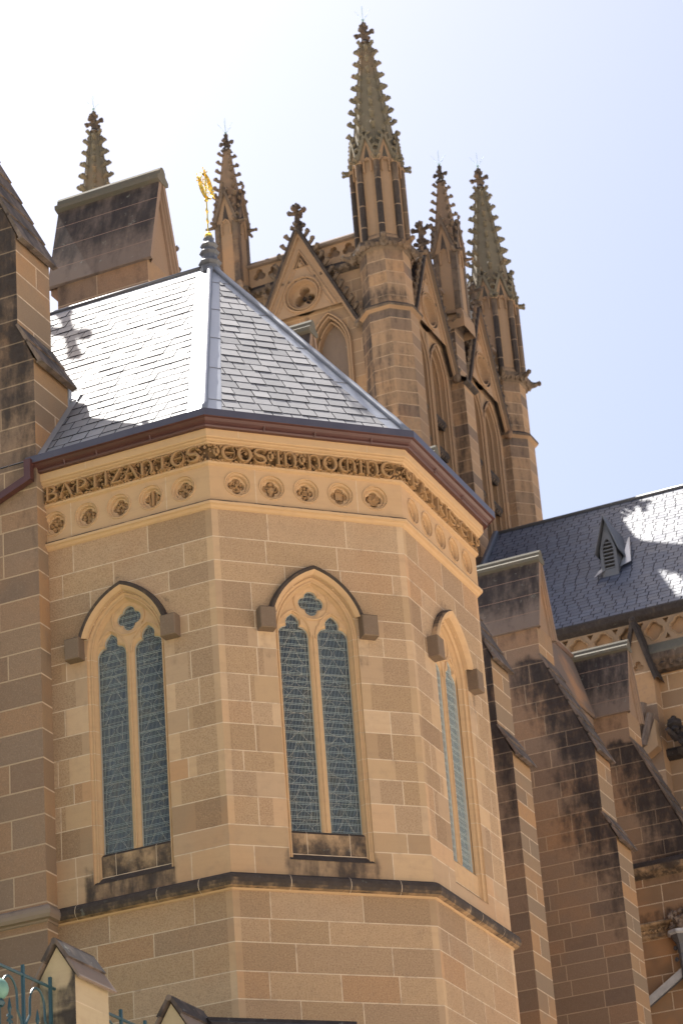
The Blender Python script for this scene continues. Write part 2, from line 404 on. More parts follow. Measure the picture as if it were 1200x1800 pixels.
# ------------------------------------------------------------------ the apse
H = math.sqrt(.5); T8 = math.tan(math.pi/8)
CRS = [9.0, 9.45, 9.85, 10.23, 10.617, 11.027, 11.365, 12.407, 12.705, 13.13, 13.50, 13.806, 14.21, 14.555, 14.97, 15.403, 15.705, 15.98, 16.42, 16.737, 17.113]
FC = Fr((0, 0, 0), (H, H, 0), (H, -H, 0)); FL = Fr((-3, 0, 0), (1, 0, 0), (0, -1, 0)); FR = Fr((3*H, 3*H, 0), (0, 1, 0), (1, 0, 0))
FB = Fr((3*H, 3*H+3, 0), (-H, H, 0), (H, H, 0)); FK = Fr((0, 6*H+3, 0), (-1, 0, 0), (0, 1, 0))
def octa(o, left=-2.735, back=True):
    p = [(left, -o), (T8*o, -o), (3*H+o, 3*H-T8*o), (3*H+o, 3*H+3+T8*o)]
    if back: p += [(T8*o, 6*H+3+o), (-5.6, 6*H+3+o)]
    return p
SC, ZS, AW, AR = 1.505, 15.68, .635, .984
apse = Thing('apse_chapel', 'tan sandstone polygonal apse with three traceried windows under a shining slate roof', 'chapel', (-1.5, 3.62, 6))
def apse_walls():
    mb = MB(); hole = arch(SC, ZS, 12.24, AW, AR, 0, 12)
    def smooth(i, a, b):
        if b < 12.75: return [(-1, 4)]
        if a > 15.8: return []
        k = [.12, .36, .20, .42, .14, .34][i % 6]; k2 = [.36, .14, .40, .18, .42, .16][(i*5+2) % 6]
        return [(SC-AW-k, SC), (SC, SC+AW+k2)]
    for fi, (fr, xa) in enumerate(((FL, .264), (FC, 0), (FR, 0))):
        def fixed(i, a, b, fi=fi):
            rg = random.Random(i*7+fi*31)
            if 12.3 < a < 15.9 and b < 16.5:
                out = []
                for side in (-1, 1):
                    if rg.random() < .62: out.append(SC+side*(AW+rg.uniform(.22, .62)))
                return out or [SC]
            if a >= 11.9 and b <= 12.45: return [.35+rg.uniform(0, .3), SC+.9]
            x = rg.uniform(.45, 1.15); out = []
            while x < 2.8: out.append(x); x += rg.uniform(.75, 1.35)
            return out
        def soil(s, z):
            q = 0.
            if 12.0 < z < 12.5 and abs(s-SC) < .75 and fi < 2: q = .36*(1-max(0, z-12.3)*3)
            if abs(abs(s-SC)-.79) < .16 and 15.2 < z < 15.75: q = max(q, .20)
            dx = abs(s-SC)
            if z > 15.9 and dx < .9 and 0 < z-(16.78-.95*dx*dx-.1*dx) < .12: q = max(q, .20)
            return q
        ashlar(mb, fr, [(xa, 12.0), (3, 12.0), (3, 17.57), (xa, 17.57)], CRS, [hole], marg=(.1 if fi else 0, .1), smoothf=smooth, soilf=soil, seed=fi+3, fixed=fixed, grid=.12)
        ashlar(mb, fr, [(xa, 6), (3, 6), (3, 11.76), (xa, 11.76)], CRS, marg=(.1 if fi else 0, .1), seed=fi+13, wmin=.8, wmax=1.5)
    for fr, L in ((FB, 3), (FK, 5.6)):
        ashlar(mb, fr, [(0, 6), (L, 6), (L, 18.3), (0, 18.3)], CRS, seed=9, wmin=.8, wmax=1.4)
    apse.part('wall', mb, ['stone', 'mortar'])
    # lower roll string, black with soot
    mb = MB()
    mb.sweep(lambda o: octa(o), [(0, 11.755, 1), (.018, 11.762, 1), (.022, 11.787, 0, .34), (.10, 11.80, 0, .46), (.125, 11.845, 0, .5), (.125, 11.90, 0, .5), (.10, 11.955, 0, .48), (.04, 11.995, 0, .42), (0, 12.012, 0, .35)])
    for o_, fr, lo in ((0, FL, .3), (1, FC, 0), (2, FR, 0)):          # mortar joints across the roll
        for s in (.62+.2*o_, 1.9-.2*o_, 2.55-.1*o_):
            if s < lo: continue
            pr = [(.03, 11.765), (.106, 11.806), (.130, 11.845), (.130, 11.90), (.104, 11.958), (.045, 11.998)]
            mb.loft([[fr.P(s+e, z, o+.0015) for o, z in pr] for e in (0, .009)], False, m=2)
    apse.part('string_course', mb, ['string', 'dressed', 'mortar'])
    mb = MB()
    mb.sweep(lambda o: octa(o), [(0, 17.555), (.03, 17.57), (.05, 17.60), (.085, 17.615), (.09, 17.65, 1, .3), (.085, 17.668, 1, .5), (.03, 17.70, 1, .4)])
    apse.part('string_course', mb, ['dressed', 'string'])
apse_walls()
def apse_window(fr, k):
    # splayed and moulded stone frame
    mb = MB(); prof = [(0, 0), (.004, -.03), (.03, -.045), (.036, -.052), (.040, -.040), (.052, -.036), (.064, -.045), (.068, -.075), (.085, -.10), (.094, -.118), (.10, -.125)]
    ringz = [[fr.P(a, z, o) for a, z in arch(SC, ZS, 12.24, AW, AR, t, 14)] for t, o in prof]
    mb.loft(ringz, False)
    for z in (12.705, 13.13, 13.50, 13.806, 14.21, 14.555, 14.97, 15.403, 15.66):       # bed joints of the jamb stones
        for sd in (-1, 1):
            mb.loft([[fr.P(SC+sd*(AW-t-.0015), z+e, o+.0015) for t, o in prof] for e in (0, .009)], False, m=1)
    # tracery
    wl = [(.228, 15.70), (.222, 15.75), (.20, 15.795), (.165, 15.83), (.125, 15.845), (.098, 15.852), (.102, 15.90), (.096, 15.945), (.075, 15.985), (.04, 16.02)]
    def light(c): return [(c-x, z) for x, z in [(.228, 12.6)]+wl]+[(c, 16.05)]+[(c+x, z) for x, z in reversed([(.228, 12.6)]+wl)]
    lts = [light(SC-.305), light(SC+.305)]; qf = foil(SC, 16.235, 4, .095, .093)
    big = [scl(l, (SC+c, 15.6), 1.17, 1.14) for l, c in zip(lts, (-.305, .305))]
    big = [[(x, z if z > 13 else 12.6) for x, z in l] for l in big]; bq = scl(qf, (SC, 16.235), 1.26, 1.26)
    outer = arch(SC, ZS, 12.70, AW, AR, .098, 14)
    plate(mb, fr, outer, [*big, bq], -.128)
    for b_, l_ in zip(big+[bq], lts+[qf]):
        wall2loft(mb, fr, [(b_, -.128), (scl(l_, (sum(p[0] for p in l_)/len(l_), 15.6 if l_ is not qf else 16.235), 1.05, 1.04), -.15), (l_, -.175), (l_, -.22)])
    for c in (-.305, .305):
        q = arch(SC+c, 15.68, 15.68, .272, .46, 0, 8); mb.tube([fr.P(a, z, -.128) for a, z in q[1:-1]], .018, 6)
    rg = circ(SC, 16.235, .262, 30); mb.tube([fr.P(a, z, -.126) for a, z in rg+rg[:1]], .019, 6)
    mb.tube([fr.P(SC, z, -.124) for z in (12.72, 15.72)], .016, 6)
    win = apse.part('window', mb, ['dressed', 'mortar'])
    # hood mould and its block stops
    mb = MB(); rings = []
    for e, o in [(.012, 0), (.02, .045), (.05, .078), (.075, .10), (.115, .112), (.14, .085), (.145, 0)]:
        r = AR+e; d = AR-AW; a0 = math.asin(.30/r); a1 = math.acos(d/r); pts = []
        for q in range(13): a = a0+(a1-a0)*q/12; pts.append((SC+d-r*math.cos(a), ZS+r*math.sin(a)))
        pts += [(2*SC-x, z) for x, z in reversed(pts[:-1])]; rings.append([fr.P(x, z, o) for x, z in pts])
    mb.loft(rings[:4], False, so=.06); mb.loft(rings[3:], False, so=.56 if k == 1 else .50 if k == 0 else -.02); apse.part('hood_mould', mb, ['hood'], win)
    for sd in (-1, 1):
        mb = MB(); c = SC+sd*.786; b = .012
        mb.loft([[fr.P(c+x*(.12-e), 15.825+z*(.165-e), o) for x, z in ((-1, -1), (1, -1), (1, 1), (-1, 1))] for e, o in ((0, 0), (0, .165), (b, .177))], True, False, True, p=1, so=.05 if k < 2 else -.1)
        apse.part('label_stop', mb, ['stop'], win)
    # sloped sill
    mb = MB(); pf = [(.004, 12.235), (-.10, 12.345), (-.10, 12.352), (-.095, 12.66), (-.12, 12.695), (-.21, 12.735)]
    so = [.24, .42, .42, .36, .52, .4] if k < 2 else [-.05, .1, .1, .02, .12, .1]
    ids = [[mb.vert(fr.P(s, z, o), q) for (o, z), q in zip(pf, so)] for s in (SC-AW, SC-.2, SC+.3, SC+AW)]
    for a, b in zip(ids, ids[1:]):
        for i in range(len(pf)-1): mb.face((a[i], b[i], b[i+1], a[i+1]), 0, .5, .1)
    for s in (SC-.33, SC+.31): mb.loft([[fr.P(s+e, z, o+.002) for o, z in pf[2:5]] for e in (0, .008)], False, m=1)
    mb.poly([fr.P(SC-AW, 12.348, -.098), fr.P(SC+AW, 12.348, -.098), fr.P(SC+AW, 12.358, -.0975), fr.P(SC-AW, 12.358, -.0975)], 1)
    apse.part('sill', mb, ['string', 'mortar'], win)
    # glass, leads, wire guards: one of each for every light
    for li, lp in enumerate(lts+[qf]):
        lp = [(x, max(z, 12.70)) for x, z in lp]; rg = random.Random(k*5+li)
        mb = MB(); plate(mb, fr, lp, (), -.20); apse.part('stained_glass', mb, ['glass'], win)
        zb, zt = min(z for x, z in lp), max(z for x, z in lp); cx = SC+(-.305, .305, 0)[li]
        mb = MB(); wd = .0048
        def strip(path, w=wd):
            path = [q for q in path if inside(q, lp)]
            if len(path) < 2: return
            L, Rr = [], []
            for i, q in enumerate(path):
                a, b = path[max(i-1, 0)], path[min(i+1, len(path)-1)]; dx, dz = b[0]-a[0], b[1]-a[1]; l = math.hypot(dx, dz) or 1
                L.append((q[0]-dz/l*w/2, q[1]+dx/l*w/2)); Rr.append((q[0]+dz/l*w/2, q[1]-dx/l*w/2))
            mb.loft([[fr.P(*q, -.196) for q in L], [fr.P(*q, -.194) for q in path], [fr.P(*q, -.196) for q in Rr]], False)
        z = zb+.02
        while z < zt and li < 2:
            kind = rg.choice('abcdeab'); hgt = rg.uniform(.14, .30); w = .19
            strip([(cx-.21+.42*i/12, z) for i in range(13)]); 
            for sd in (-1, 1):
                if kind == 'a': strip([(cx+sd*.1+.085*math.cos(t*.4), z+hgt/2+hgt*.42*math.sin(t*.4)) for t in range(17)])
                if kind == 'b': strip([(cx+sd*(w-w*t/10), z+hgt*(t/10)**1.5) for t in range(11)]); strip([(cx+sd*(.03+.1*t/10), z+hgt*(1-t/10)) for t in range(11)])
                if kind == 'c': strip([(cx+sd*.11, z+hgt*t/4) for t in range(5)]); strip([(cx+sd*(.06+.05*math.sin(t)), z+hgt*t/8) for t in range(9)])
                if kind == 'd': strip([(cx+sd*w*math.sin(t*.3), z+hgt*.5+hgt*.5*math.cos(t*.3)) for t in range(11)]); strip([(cx+sd*(.15-.1*t/6), z+hgt*(.1+.13*t)) for t in range(7)])
                if kind == 'e': strip([(cx+sd*(.16*t/8), z+hgt*(1-t/8)) for t in range(9)]); strip([(cx+sd*(.17-.06*math.sin(t*.6)), z+hgt*t/8) for t in range(9)])
            z += hgt
        for sd in (-1, 1):
            if li < 2: strip([(cx+sd*.19, z) for z in (zb+.01, zb+1, zb+2, 15.75)])
            else: strip([(SC+sd*.13*math.cos(t*.3), 16.235+.13*math.sin(t*.3)) for t in range(-5, 6)])
        apse.part('leading', mb, ['came'], win)
        mb = MB()
        def bar(a, b, o, w):
            d = Vector(b)-Vector(a); l = d.length or 1; nx, nz = -d.y/l*w/2, d.x/l*w/2
            mb.loft([[fr.P(a[0]+nx, a[1]+nz, o), fr.P(a[0], a[1], o+w*.7), fr.P(a[0]-nx, a[1]-nz, o)], [fr.P(b[0]+nx, b[1]+nz, o), fr.P(b[0], b[1], o+w*.7), fr.P(b[0]-nx, b[1]-nz, o)]], False)
        def spans(fixed_x=None, fixed_z=None):
            hits = []
            for i in range(len(lp)):
                a, b = lp[i], lp[(i+1) % len(lp)]
                if fixed_x is not None and (a[0]-fixed_x)*(b[0]-fixed_x) < 0: t = (fixed_x-a[0])/(b[0]-a[0]); hits.append(a[1]+t*(b[1]-a[1]))
                if fixed_z is not None and (a[1]-fixed_z)*(b[1]-fixed_z) < 0: t = (fixed_z-a[1])/(b[1]-a[1]); hits.append(a[0]+t*(b[0]-a[0]))
            hits.sort(); return list(zip(hits[::2], hits[1::2]))
        n = 21 if li < 2 else 17
        for i in range(n):
            x = cx+(-1+2*(i+.5)/n)*(.226 if li < 2 else .186)+.0007
            for a, b in spans(fixed_x=x): bar((x, a), (x, b), -.168, .0044)
        z = zb+.02
        while z < zt-.01:
            for dz in (0, .022):
                for a, b in spans(fixed_z=z+dz+.0003): bar((a, z+dz), (b, z+dz), -.166, .0052)
            z += rg.choice((.10, .125, .14)) if li < 2 else .09
        for a, b in zip(lp, lp[1:]+lp[:1]): bar(a, b, -.168, .008)
        apse.part('wire_guard', mb, ['wire'], win)
for k, fr in enumerate((FL, FC, FR)): apse_window(fr, k)
# frieze band with sunk roundels
RX = [.42, .955, 1.495, 2.035, 2.585]
def frieze():
    mb = MB()
    for fi, fr in enumerate((FL, FC, FR)):
        xa = .264 if fi == 0 else -.012
        out = [(xa, 17.695), (3.012, 17.695), (3.012, 18.27), (xa, 18.27)]
        rx = [3-x for x in reversed(RX)] if fi == 0 else RX
        ashlar(mb, fr, out, [], [circ(x, 17.982, .204) for x in rx], o=.03, peck=.1, jt=.009, fixed=lambda i, a, b, f=fi: [(.70, 2.30), (.70, 2.3), (.69, 2.3)][f], seed=fi)
    for fr, L in ((FB, 3.01), (FK, 5.6)): plate(mb, fr, [(0, 17.695), (L, 17.695), (L, 18.3), (0, 18.3)], (), .03)
    mb.sweep(lambda o: octa(o), [(.03, 18.25), (.055, 18.262), (.075, 18.272), (.08, 18.30), (.07, 18.315), (.06, 18.32)])
    apse.part('frieze', mb, ['dressed', 'mortar'])
    n = 0
    for fi, fr in enumerate((FL, FC, FR)):
        rx = [3-x for x in reversed(RX)] if fi == 0 else RX
        for ri, x in enumerate(rx):
            c = (x, 17.982); mb = MB()
            wall2loft(mb, fr, [(circ(*c, r), o) for r, o in [(.205, .03), (.202, .044), (.192, .044), (.188, .018), (.172, .014), (.166, .022), (.158, .018), (.150, -.012), (.148, -.03)]])
            q = foil(*c, 4, .068, .068); plate(mb, fr, circ(*c, .148), [q], -.03)
            wall2loft(mb, fr, [(q, -.03), (scl(q, c, .93, .93), -.04), (scl(q, c, .88, .88), -.102)])
            plate(mb, fr, circ(*c, .14), (), -.10, so=.30)  # back plate darkened, recess shade put into the colour
            ro = apse.part('roundel', mb, ['dressed'])
            mb = MB(); rg = random.Random(n)
            def bl(dx, dz, r, o=-.06, sx=1., sz=1.):
                p = fr.P(x+dx, 17.982+dz, o); mb.blob(p, r*1.08, so=.16, jit=.3)
            kind = (fi*5+ri)
            kinds = 'rtscl' 'luobf' 'ltrcs'; kd = kinds[kind]
            if kd == 'r':
                for q_ in range(6): a = q_*math.pi/3; bl(.075*math.cos(a), .075*math.sin(a), .036)
                bl(0, 0, .036, -.045)
            elif kd == 't':
                bl(0, .05, .04, -.045); bl(0, -.09, .03); bl(-.08, -.03, .034); bl(.08, -.03, .034); bl(-.07, .02, .026); bl(.07, .02, .026)
                mb.tube([fr.P(x, 17.982-.1, -.05), fr.P(x, 17.982+.04, -.045)], .012, 5)
            elif kd == 's':
                for sd in (-1, 1):
                    mb.tube([fr.P(x+sd*(.03+.06*math.sin(q_*.7)), 17.982-.11+q_*.028, -.055) for q_ in range(9)], .014, 5, so=.1)
                for q_ in range(5): bl(.05*math.cos(q_*1.26), .05*math.sin(q_*1.26), .026)
            elif kd == 'c':
                mb.tube([fr.P(x, 17.982-.12, -.045), fr.P(x, 17.982+.12, -.045)], .026, 8)
                for sd in (-1, 1):
                    mb.tube([fr.P(x+sd*.05, 17.982-.1, -.06), fr.P(x+sd*.07, 17.982+.1, -.06)], .018, 6); bl(sd*.09, 0, .03)
                    mb.tube([fr.P(x+sd*.02, 17.982-.08, -.03), fr.P(x-sd*.02, 17.982+.08, -.03)], .006, 4)
            elif kd == 'l':
                for q_ in range(4):
                    a = q_*math.pi/2+.785
                    for w in (-.4, 0, .4): bl(.085*math.cos(a+w), .085*math.sin(a+w), .026)
                    bl(.05*math.cos(a), .05*math.sin(a), .024, -.05)
                bl(0, 0, .03, -.045)
            elif kd == 'u':
                bl(0, .085, .035, -.045); bl(0, -.02, .052, -.05); bl(0, -.09, .03, -.055)
                for q_ in range(6):
                    for sd in (-1, 1): bl(sd*(.06+.05*math.cos(q_*.5-1.2)), .03+.06*math.sin(q_*.5-1.2), .016)
                mb.tube([fr.P(x-.07, 17.982+.02, -.04), fr.P(x+.07, 17.982+.02, -.04)], .009, 5)
            elif kd == 'o':
                for q_ in range(8):
                    a = q_*math.pi/4; bl(.082*math.cos(a), .082*math.sin(a), .026+.008*(q_ % 2))
                mb.tube([fr.P(x+.035*math.cos(q_*.6), 17.982+.035*math.sin(q_*.6), -.045) for q_ in range(12)], .012, 5); bl(0, 0, .02, -.045)
            elif kd == 'b':
                mb.loft([[fr.P(x+a*s_, 17.982+b*s_, o) for a, b in ((-1, -1), (1, -1), (1, 1), (-1, 1))] for s_, o in ((.062, -.08), (.058, -.035), (.046, -.033), (.045, -.040))], True, False, True)
                for q_ in range(4):
                    a = q_*math.pi/2
                    for w in (-.35, 0, .35): bl(.098*math.cos(a+w), .098*math.sin(a+w), .022)
            else:
                for q_ in range(7):
                    a = -1.2+q_*.4; mb.tube([fr.P(x+.02*math.sin(a), 17.982-.09, -.05), fr.P(x+.09*math.sin(a), 17.982-.01, -.045), fr.P(x+.06*math.sin(a), 17.982+.09*math.cos(a*.6), -.05)], [.01, .018, .007], 5, so=.1)
                bl(0, -.01, .03, -.04); bl(-.06, -.08, .024); bl(.06, -.08, .024)
            apse.part('carving', mb, ['carved'], ro); n += 1
frieze()
# carved Latin inscription among vine leaves
def ell(cx, cy, rx, ry, a0, a1, n=12): return [(cx+rx*math.cos(R(a0+(a1-a0)*i/n)), cy+ry*math.sin(R(a0+(a1-a0)*i/n))) for i in range(n+1)]
GL = {   # uncial capitals as strokes: (points, width at start, width in the middle, width at end); letter box width
 'B': (.72, [([(.16, 0), (.16, 1)], .19, .19, .19), (ell(.2, .74, .36, .26, 90, -90), .07, .20, .07), (ell(.2, .26, .46, .27, 90, -90), .07, .22, .07)]),
 'A': (.82, [([(.08, 0), (.2, .45), (.36, 1)], .08, .09, .08), ([(.36, 1), (.56, .5), (.72, 0)], .15, .22, .15), ([(.17, .40), (.6, .40)], .06, .06, .06), ([(.1, 1), (.55, 1)], .07, .07, .07)]),
 'P': (.68, [([(.18, 0), (.18, 1)], .18, .19, .18), (ell(.22, .68, .40, .31, 90, -90), .07, .21, .07), ([(.03, .0), (.36, .0)], .06, .06, .06)]),
 'R': (.76, [([(.16, 0), (.16, 1)], .18, .18, .18), (ell(.2, .72, .36, .27, 90, -90), .07, .19, .07), ([(.28, .46), (.5, .2), (.74, .02)], .08, .2, .1)]),
 'T': (.76, [([(.0, .78), (.05, .93), (.38, .93), (.71, .93), (.76, .78)], .05, .15, .05), ([(.38, .95), (.38, .04)], .18, .20, .17), ([(.20, .02), (.56, .02)], .06, .06, .06)]),
 'I': (.34, [([(.17, 0), (.17, 1)], .17, .20, .17), ([(.03, 0), (.31, 0)], .06, .06, .06), ([(.03, 1), (.31, 1)], .06, .06, .06)]),
 'Z': (.66, [([(.06, .95), (.6, .95)], .12, .10, .1), ([(.56, .95), (.1, .05)], .16, .22, .16), ([(.06, .05), (.62, .05)], .1, .11, .14)]),
 'N': (.80, [([(.15, 0), (.15, .8), (.08, .98)], .17, .18, .08), (ell(.38, .55, .27, .42, 165, 0), .06, .14, .20), ([(.65, .55), (.66, .22), (.60, .02), (.72, -.04), (.80, .08)], .20, .18, .05)]),
 'E': (.78, [(ell(.42, .5, .34, .49, 60, 300), .07, .24, .07), ([(.2, .5), (.66, .52)], .06, .07, .07), (ell(.40, .5, .30, .49, -60, 60), .05, .06, .05)]),
 'S': (.68, [(ell(.36, .74, .26, .24, 20, 270)+ell(.34, .26, .28, .25, 80, -170), .07, .23, .07), (ell(.60, .80, .06, .06, 0, 330, 6), .05, .05, .05)]),
 'O': (.80, [(ell(.40, .5, .31, .48, 90, 270), .06, .24, .06), (ell(.40, .5, .31, .48, 90, -90), .06, .24, .06)]),
 'M': (.98, [(ell(.34, .5, .26, .46, 70, 290), .06, .22, .06), ([(.48, .02), (.48, .96)], .12, .13, .12), (ell(.56, .58, .30, .40, 110, -10), .06, .13, .20), ([(.86, .55), (.84, .15), (.95, -.02)], .20, .16, .05)]),
}
def inscription():
    for fi, (fr, words, xa, xb) in enumerate(((FL, 'BAPTIZANTES', .30, 2.92), (FC, '~EOS~IN~NOMINE', .03, 2.92), (FR, '~PATRIS~ET~', .05, 3.0))):
        mb = MB(); z0, z1 = 18.325, 18.555; hh = z1-z0; rg = random.Random(fi+40)
        ta = -.03 if fi else .264
        # hollow back of the carved band, undercut shade put into its colour
        pr = [(.06, 18.31), (-.03, 18.335), (-.06, 18.44), (-.03, 18.545), (.10, 18.58)]
        ca = lambda o: (T8*o if fi else 0)
        mb.loft([[fr.P((ta if fi == 0 else 0)-ca(o), z, o) for o, z in pr], [fr.P(3+T8*o, z, o) for o, z in pr]], False, so=.30)
        tot = sum(GL[c][0]+.05 if c != '~' else .42 for c in words); sc = (xb-xa)/tot; x = xa
        for c in words:
            if c == '~':
                sp = [(x+.2*sc+sc*.17*math.cos(t*.55)*(1-t*.05), z0+hh*.5+hh*.42*math.sin(t*.55)*(1-t*.05)) for t in range(15)]
                mb.tube([fr.P(a, b, .10+.003*i) for i, (a, b) in enumerate(sp)], [.018]*8+[.022]*7, 6); x += .42*sc; continue
            w, strokes = GL[c]; ln = min(sc, hh*1.25)
            for pts, wa, wm, wb in strokes:
                pts = [(x+sc*.025+a*sc, z0+b*hh) for a, b in pts]; n = len(pts); rs = []
                for i, q in enumerate(pts):
                    a, b = pts[max(i-1, 0)], pts[min(i+1, n-1)]; dx, dz = b[0]-a[0], b[1]-a[1]; l = math.hypot(dx, dz) or 1
                    f = i/(n-1); wd = (wa+(wm-wa)*math.sin(f*math.pi) if f < .5 else wb+(wm-wb)*math.sin(f*math.pi))*hh*1.0
                    nx, nz = -dz/l*wd/2, dx/l*wd/2
                    rs.append([fr.P(q[0]+nx, q[1]+nz, .0), fr.P(q[0]+nx*.85, q[1]+nz*.85, .132), fr.P(q[0], q[1], .142), fr.P(q[0]-nx*.85, q[1]-nz*.85, .132), fr.P(q[0]-nx, q[1]-nz, .0)])
                mb.loft(rs, False); mb.face([mb.vert(q) for q in rs[0]]); mb.face([mb.vert(q) for q in rs[-1][::-1]])
            x += (w+.05)*sc
        apse.part('inscription', mb, ['carved'])
        mb = MB()                                                     # vine scroll behind and round the letters
        N = 130
        for i in range(N):
            s = (.28 if fi == 0 else .0)+(2.74 if fi == 0 else 3.04)*i/N
            for z, r in ((18.56, .020), (18.325, .017)):
                if rg.random() < .85: mb.blob(fr.P(s+rg.uniform(-.02, .02), z+rg.uniform(-.018, .018), .088 if z > 18.4 else .075), r*rg.uniform(.7, 1.35), so=.06, jit=.35, n=5)
            mb.blob(fr.P(s+rg.uniform(-.02, .02), rg.uniform(18.34, 18.54), rg.uniform(.05, .09)), rg.uniform(.012, .026), so=.14, jit=.45, n=5)
        vine = [(s_*.03+(.28 if fi == 0 else 0), 18.44+.085*math.sin(s_*.42)) for s_ in range(90 if fi == 0 else 100)]
        mb.tube([fr.P(a, b, .068) for a, b in vine], .010, 5)
        for i in range(3, len(vine)-3, 6):
            c = vine[i]; sg = 1 if i % 12 < 6 else -1
            mb.tube([fr.P(c[0]+.055*math.cos(t*.6)*(1-t*.07), c[1]+sg*.05*math.sin(t*.6)*(1-t*.07)-sg*.03, .080) for t in range(11)], .0085, 5)
        apse.part('vine_carving', mb, ['carved'])
inscription()
def cornice_and_roof():
    mb = MB()
    mb.sweep(lambda o: octa(o), [(.08, 18.565), (.115, 18.575), (.125, 18.59), (.115, 18.60), (.15, 18.615), (.165, 18.63), (.15, 18.64), (.175, 18.65), (.185, 18.66), (.185, 18.80), (.15, 18.81)])
    for fr, ss in ((FL, (1.05,)), (FC, (.42, 2.45)), (FR, (1.2,))):
        for s in ss: mb.poly([fr.P(s, 18.665, .187), fr.P(s+.009, 18.665, .187), fr.P(s+.009, 18.79, .187), fr.P(s, 18.79, .187)], 1)
    apse.part('cornice', mb, ['dressed', 'mortar'])
    mb = MB()
    mb.sweep(lambda o: octa(o, -2.86), [(.18, 18.775), (.25, 18.775), (.262, 18.80), (.255, 18.825), (.275, 18.835), (.30, 18.85), (.335, 18.885), (.355, 18.885), (.372, 18.89), (.380, 18.895, 1), (.380, 19.008, 1), (.36, 19.013, 1), (.345, 18.99, 1), (.20, 18.97)])
    for fr, ss in ((FL, (.75, 1.3, 2.2)), (FC, (.8, 1.6, 2.5)), (FR, (.9, 2.0))):
        for s in ss: mb.tube([fr.P(s, 18.86, .30), fr.P(s, 18.78, .262)], .012, 4)
    mb.poly([(-2.86, -.378, 19.0), (-2.86, -.378, 18.91), (-2.86, -.26, 18.78), (-2.86, -.2, 18.97)], 0)
    apse.part('gutter', mb, ['gutter', 'gutterlip'])
    mb = MB()                                                         # boxed downpipe turning away across the buttress
    def boxpipe(a, b, w=.055):
        a, b = Vector(a), Vector(b); d = (b-a).normalized(); y = Vector((0, 1, 0)); x = d.cross(y).normalized()
        mb.loft([[q+x*w+y*w, q-x*w+y*w, q-x*w-y*w, q+x*w-y*w] for q in (a, b)], True, True, True)
    boxpipe((-2.80, -.385, 18.95), (-2.80, -.385, 18.60)); boxpipe((-2.76, -.384, 18.66), (-3.75, -.384, 18.28)); boxpipe((-3.72, -.384, 18.30), (-3.72, -.384, 7.6))
    apse.part('downpipe', mb, ['gutter'])
    # roof
    EV, RH = 3.92, 5.03; SL = math.hypot(EV, RH); hw = EV*T8
    c, zc = Vector((-1.5, 3.621, 0)), 18.985
    faces = []
    for k, a in enumerate((-90, -45, 0, 45, 90)):
        n2 = Vector((math.cos(R(a)), math.sin(R(a)), 0)); sd = Vector((-n2.y, n2.x, 0))
        p0 = c+n2*EV+Vector((0, 0, zc)); zd = (-n2*EV+Vector((0, 0, RH))).normalized(); nn = (n2*RH+Vector((0, 0, EV))).normalized()
        faces.append(Fr(p0, sd, nn, zd))
    under, sl = MB(), MB()
    for k, fr in enumerate(faces):
        if k == 0: out = [(-4.1, 0), (hw, 0), (0, SL), (-4.1, SL)]; ins = [(-4.1, .0), (hw-.30, .0), (-.25, SL-.10), (-4.1, SL-.10)]
        elif k == 4: out = [(-hw, 0), (4.1, 0), (4.1, SL), (0, SL)]; ins = [(-hw+.30, .0), (4.1, .0), (4.1, SL-.1), (.25, SL-.1)]
        else: out = [(-hw, 0), (hw, 0), (0, SL)]; ins = [(-hw+.27, .0), (hw-.27, .0), (0, SL-.68)]
        under.poly([fr.P(a, b, -.002) for a, b in out], 0)
        under.poly([fr.P(a, b, .0012) for a, b in ins], 1)
        slates(sl, fr, ins, .262, .29, .0125, seed=k+2, g=.0075)
        # standing edge of the lead apron beside the slates
        for s in ((1,) if k == 0 else (-1,) if k == 4 else (-1, 1)):
            for q in range(5):
                f = .08+q*.2; a = Vector((s*hw*(1-f), SL*f)); b = a+Vector((-s*.26, .0))
                under.tube([fr.P(a.x, a.y, .002), fr.P(b.x, b.y, .002)], .005, 4, m=2)
    roof = apse.part('roof', under, ['lead', 'slateedge', 'leaddark'])
    apse.part('slates', sl, ['slate', 'slateedge'], roof)
    top = c+Vector((0, 0, zc+RH))
    for k in range(4):
        a = R(-67.5+45*k); e = c+Vector((math.cos(a), math.sin(a), 0))*(EV/math.cos(math.pi/8)); e.z = zc
        mb = MB(); N = 28; path = [e.lerp(top, q/N)+Vector((0, 0, .035)) for q in range(N+1)]
        mb.tube(path, [.048+(.007 if q % 5 == 2 else 0) for q in range(N+1)], 8)
        apse.part('hip_roll', mb, ['leadroll'], roof, True)
    mb = MB(); mb.tube([top+Vector((0, 0, .02)), top+Vector((-4.1, 0, .02))], .035, 8); apse.part('ridge_roll', mb, ['leaddark'], roof, True)
    # flashing against the buttress on the left
    mb = MB(); f0 = faces[0]; uB = -2.728
    def onroof(v, u=uB): return Vector((u, v, zc+(v+.30)*RH/EV))
    a, b = onroof(-.30), onroof(.86)
    mb.loft([[a+Vector((0, 0, .02)), b+Vector((0, 0, .02))], [a+Vector((0.003, 0, .17)), b+Vector((.003, 0, .17))]], False)
    mb.loft([[a+Vector((0, 0, .035)), b+Vector((0, 0, .035))], [a+Vector((.13, 0, .035)), b+Vector((.13, 0, .035))]], False)
    for v0 in (.86,): mb.box((uB-.20, v0-.09, b.z+.02), (uB+.012, v0+.012, b.z+.42))
    mb.loft([[b+Vector((.0, -.04, .03)), b+Vector((.13, -.02, .03))], [b+Vector((.0, .16, .27)), b+Vector((.12, .14, .25))]], False)
    apse.part('step_flashing', mb, ['lead'], roof)
    # lead pedestal and gilded wheel cross
    fx, fy = -1.5, 3.621
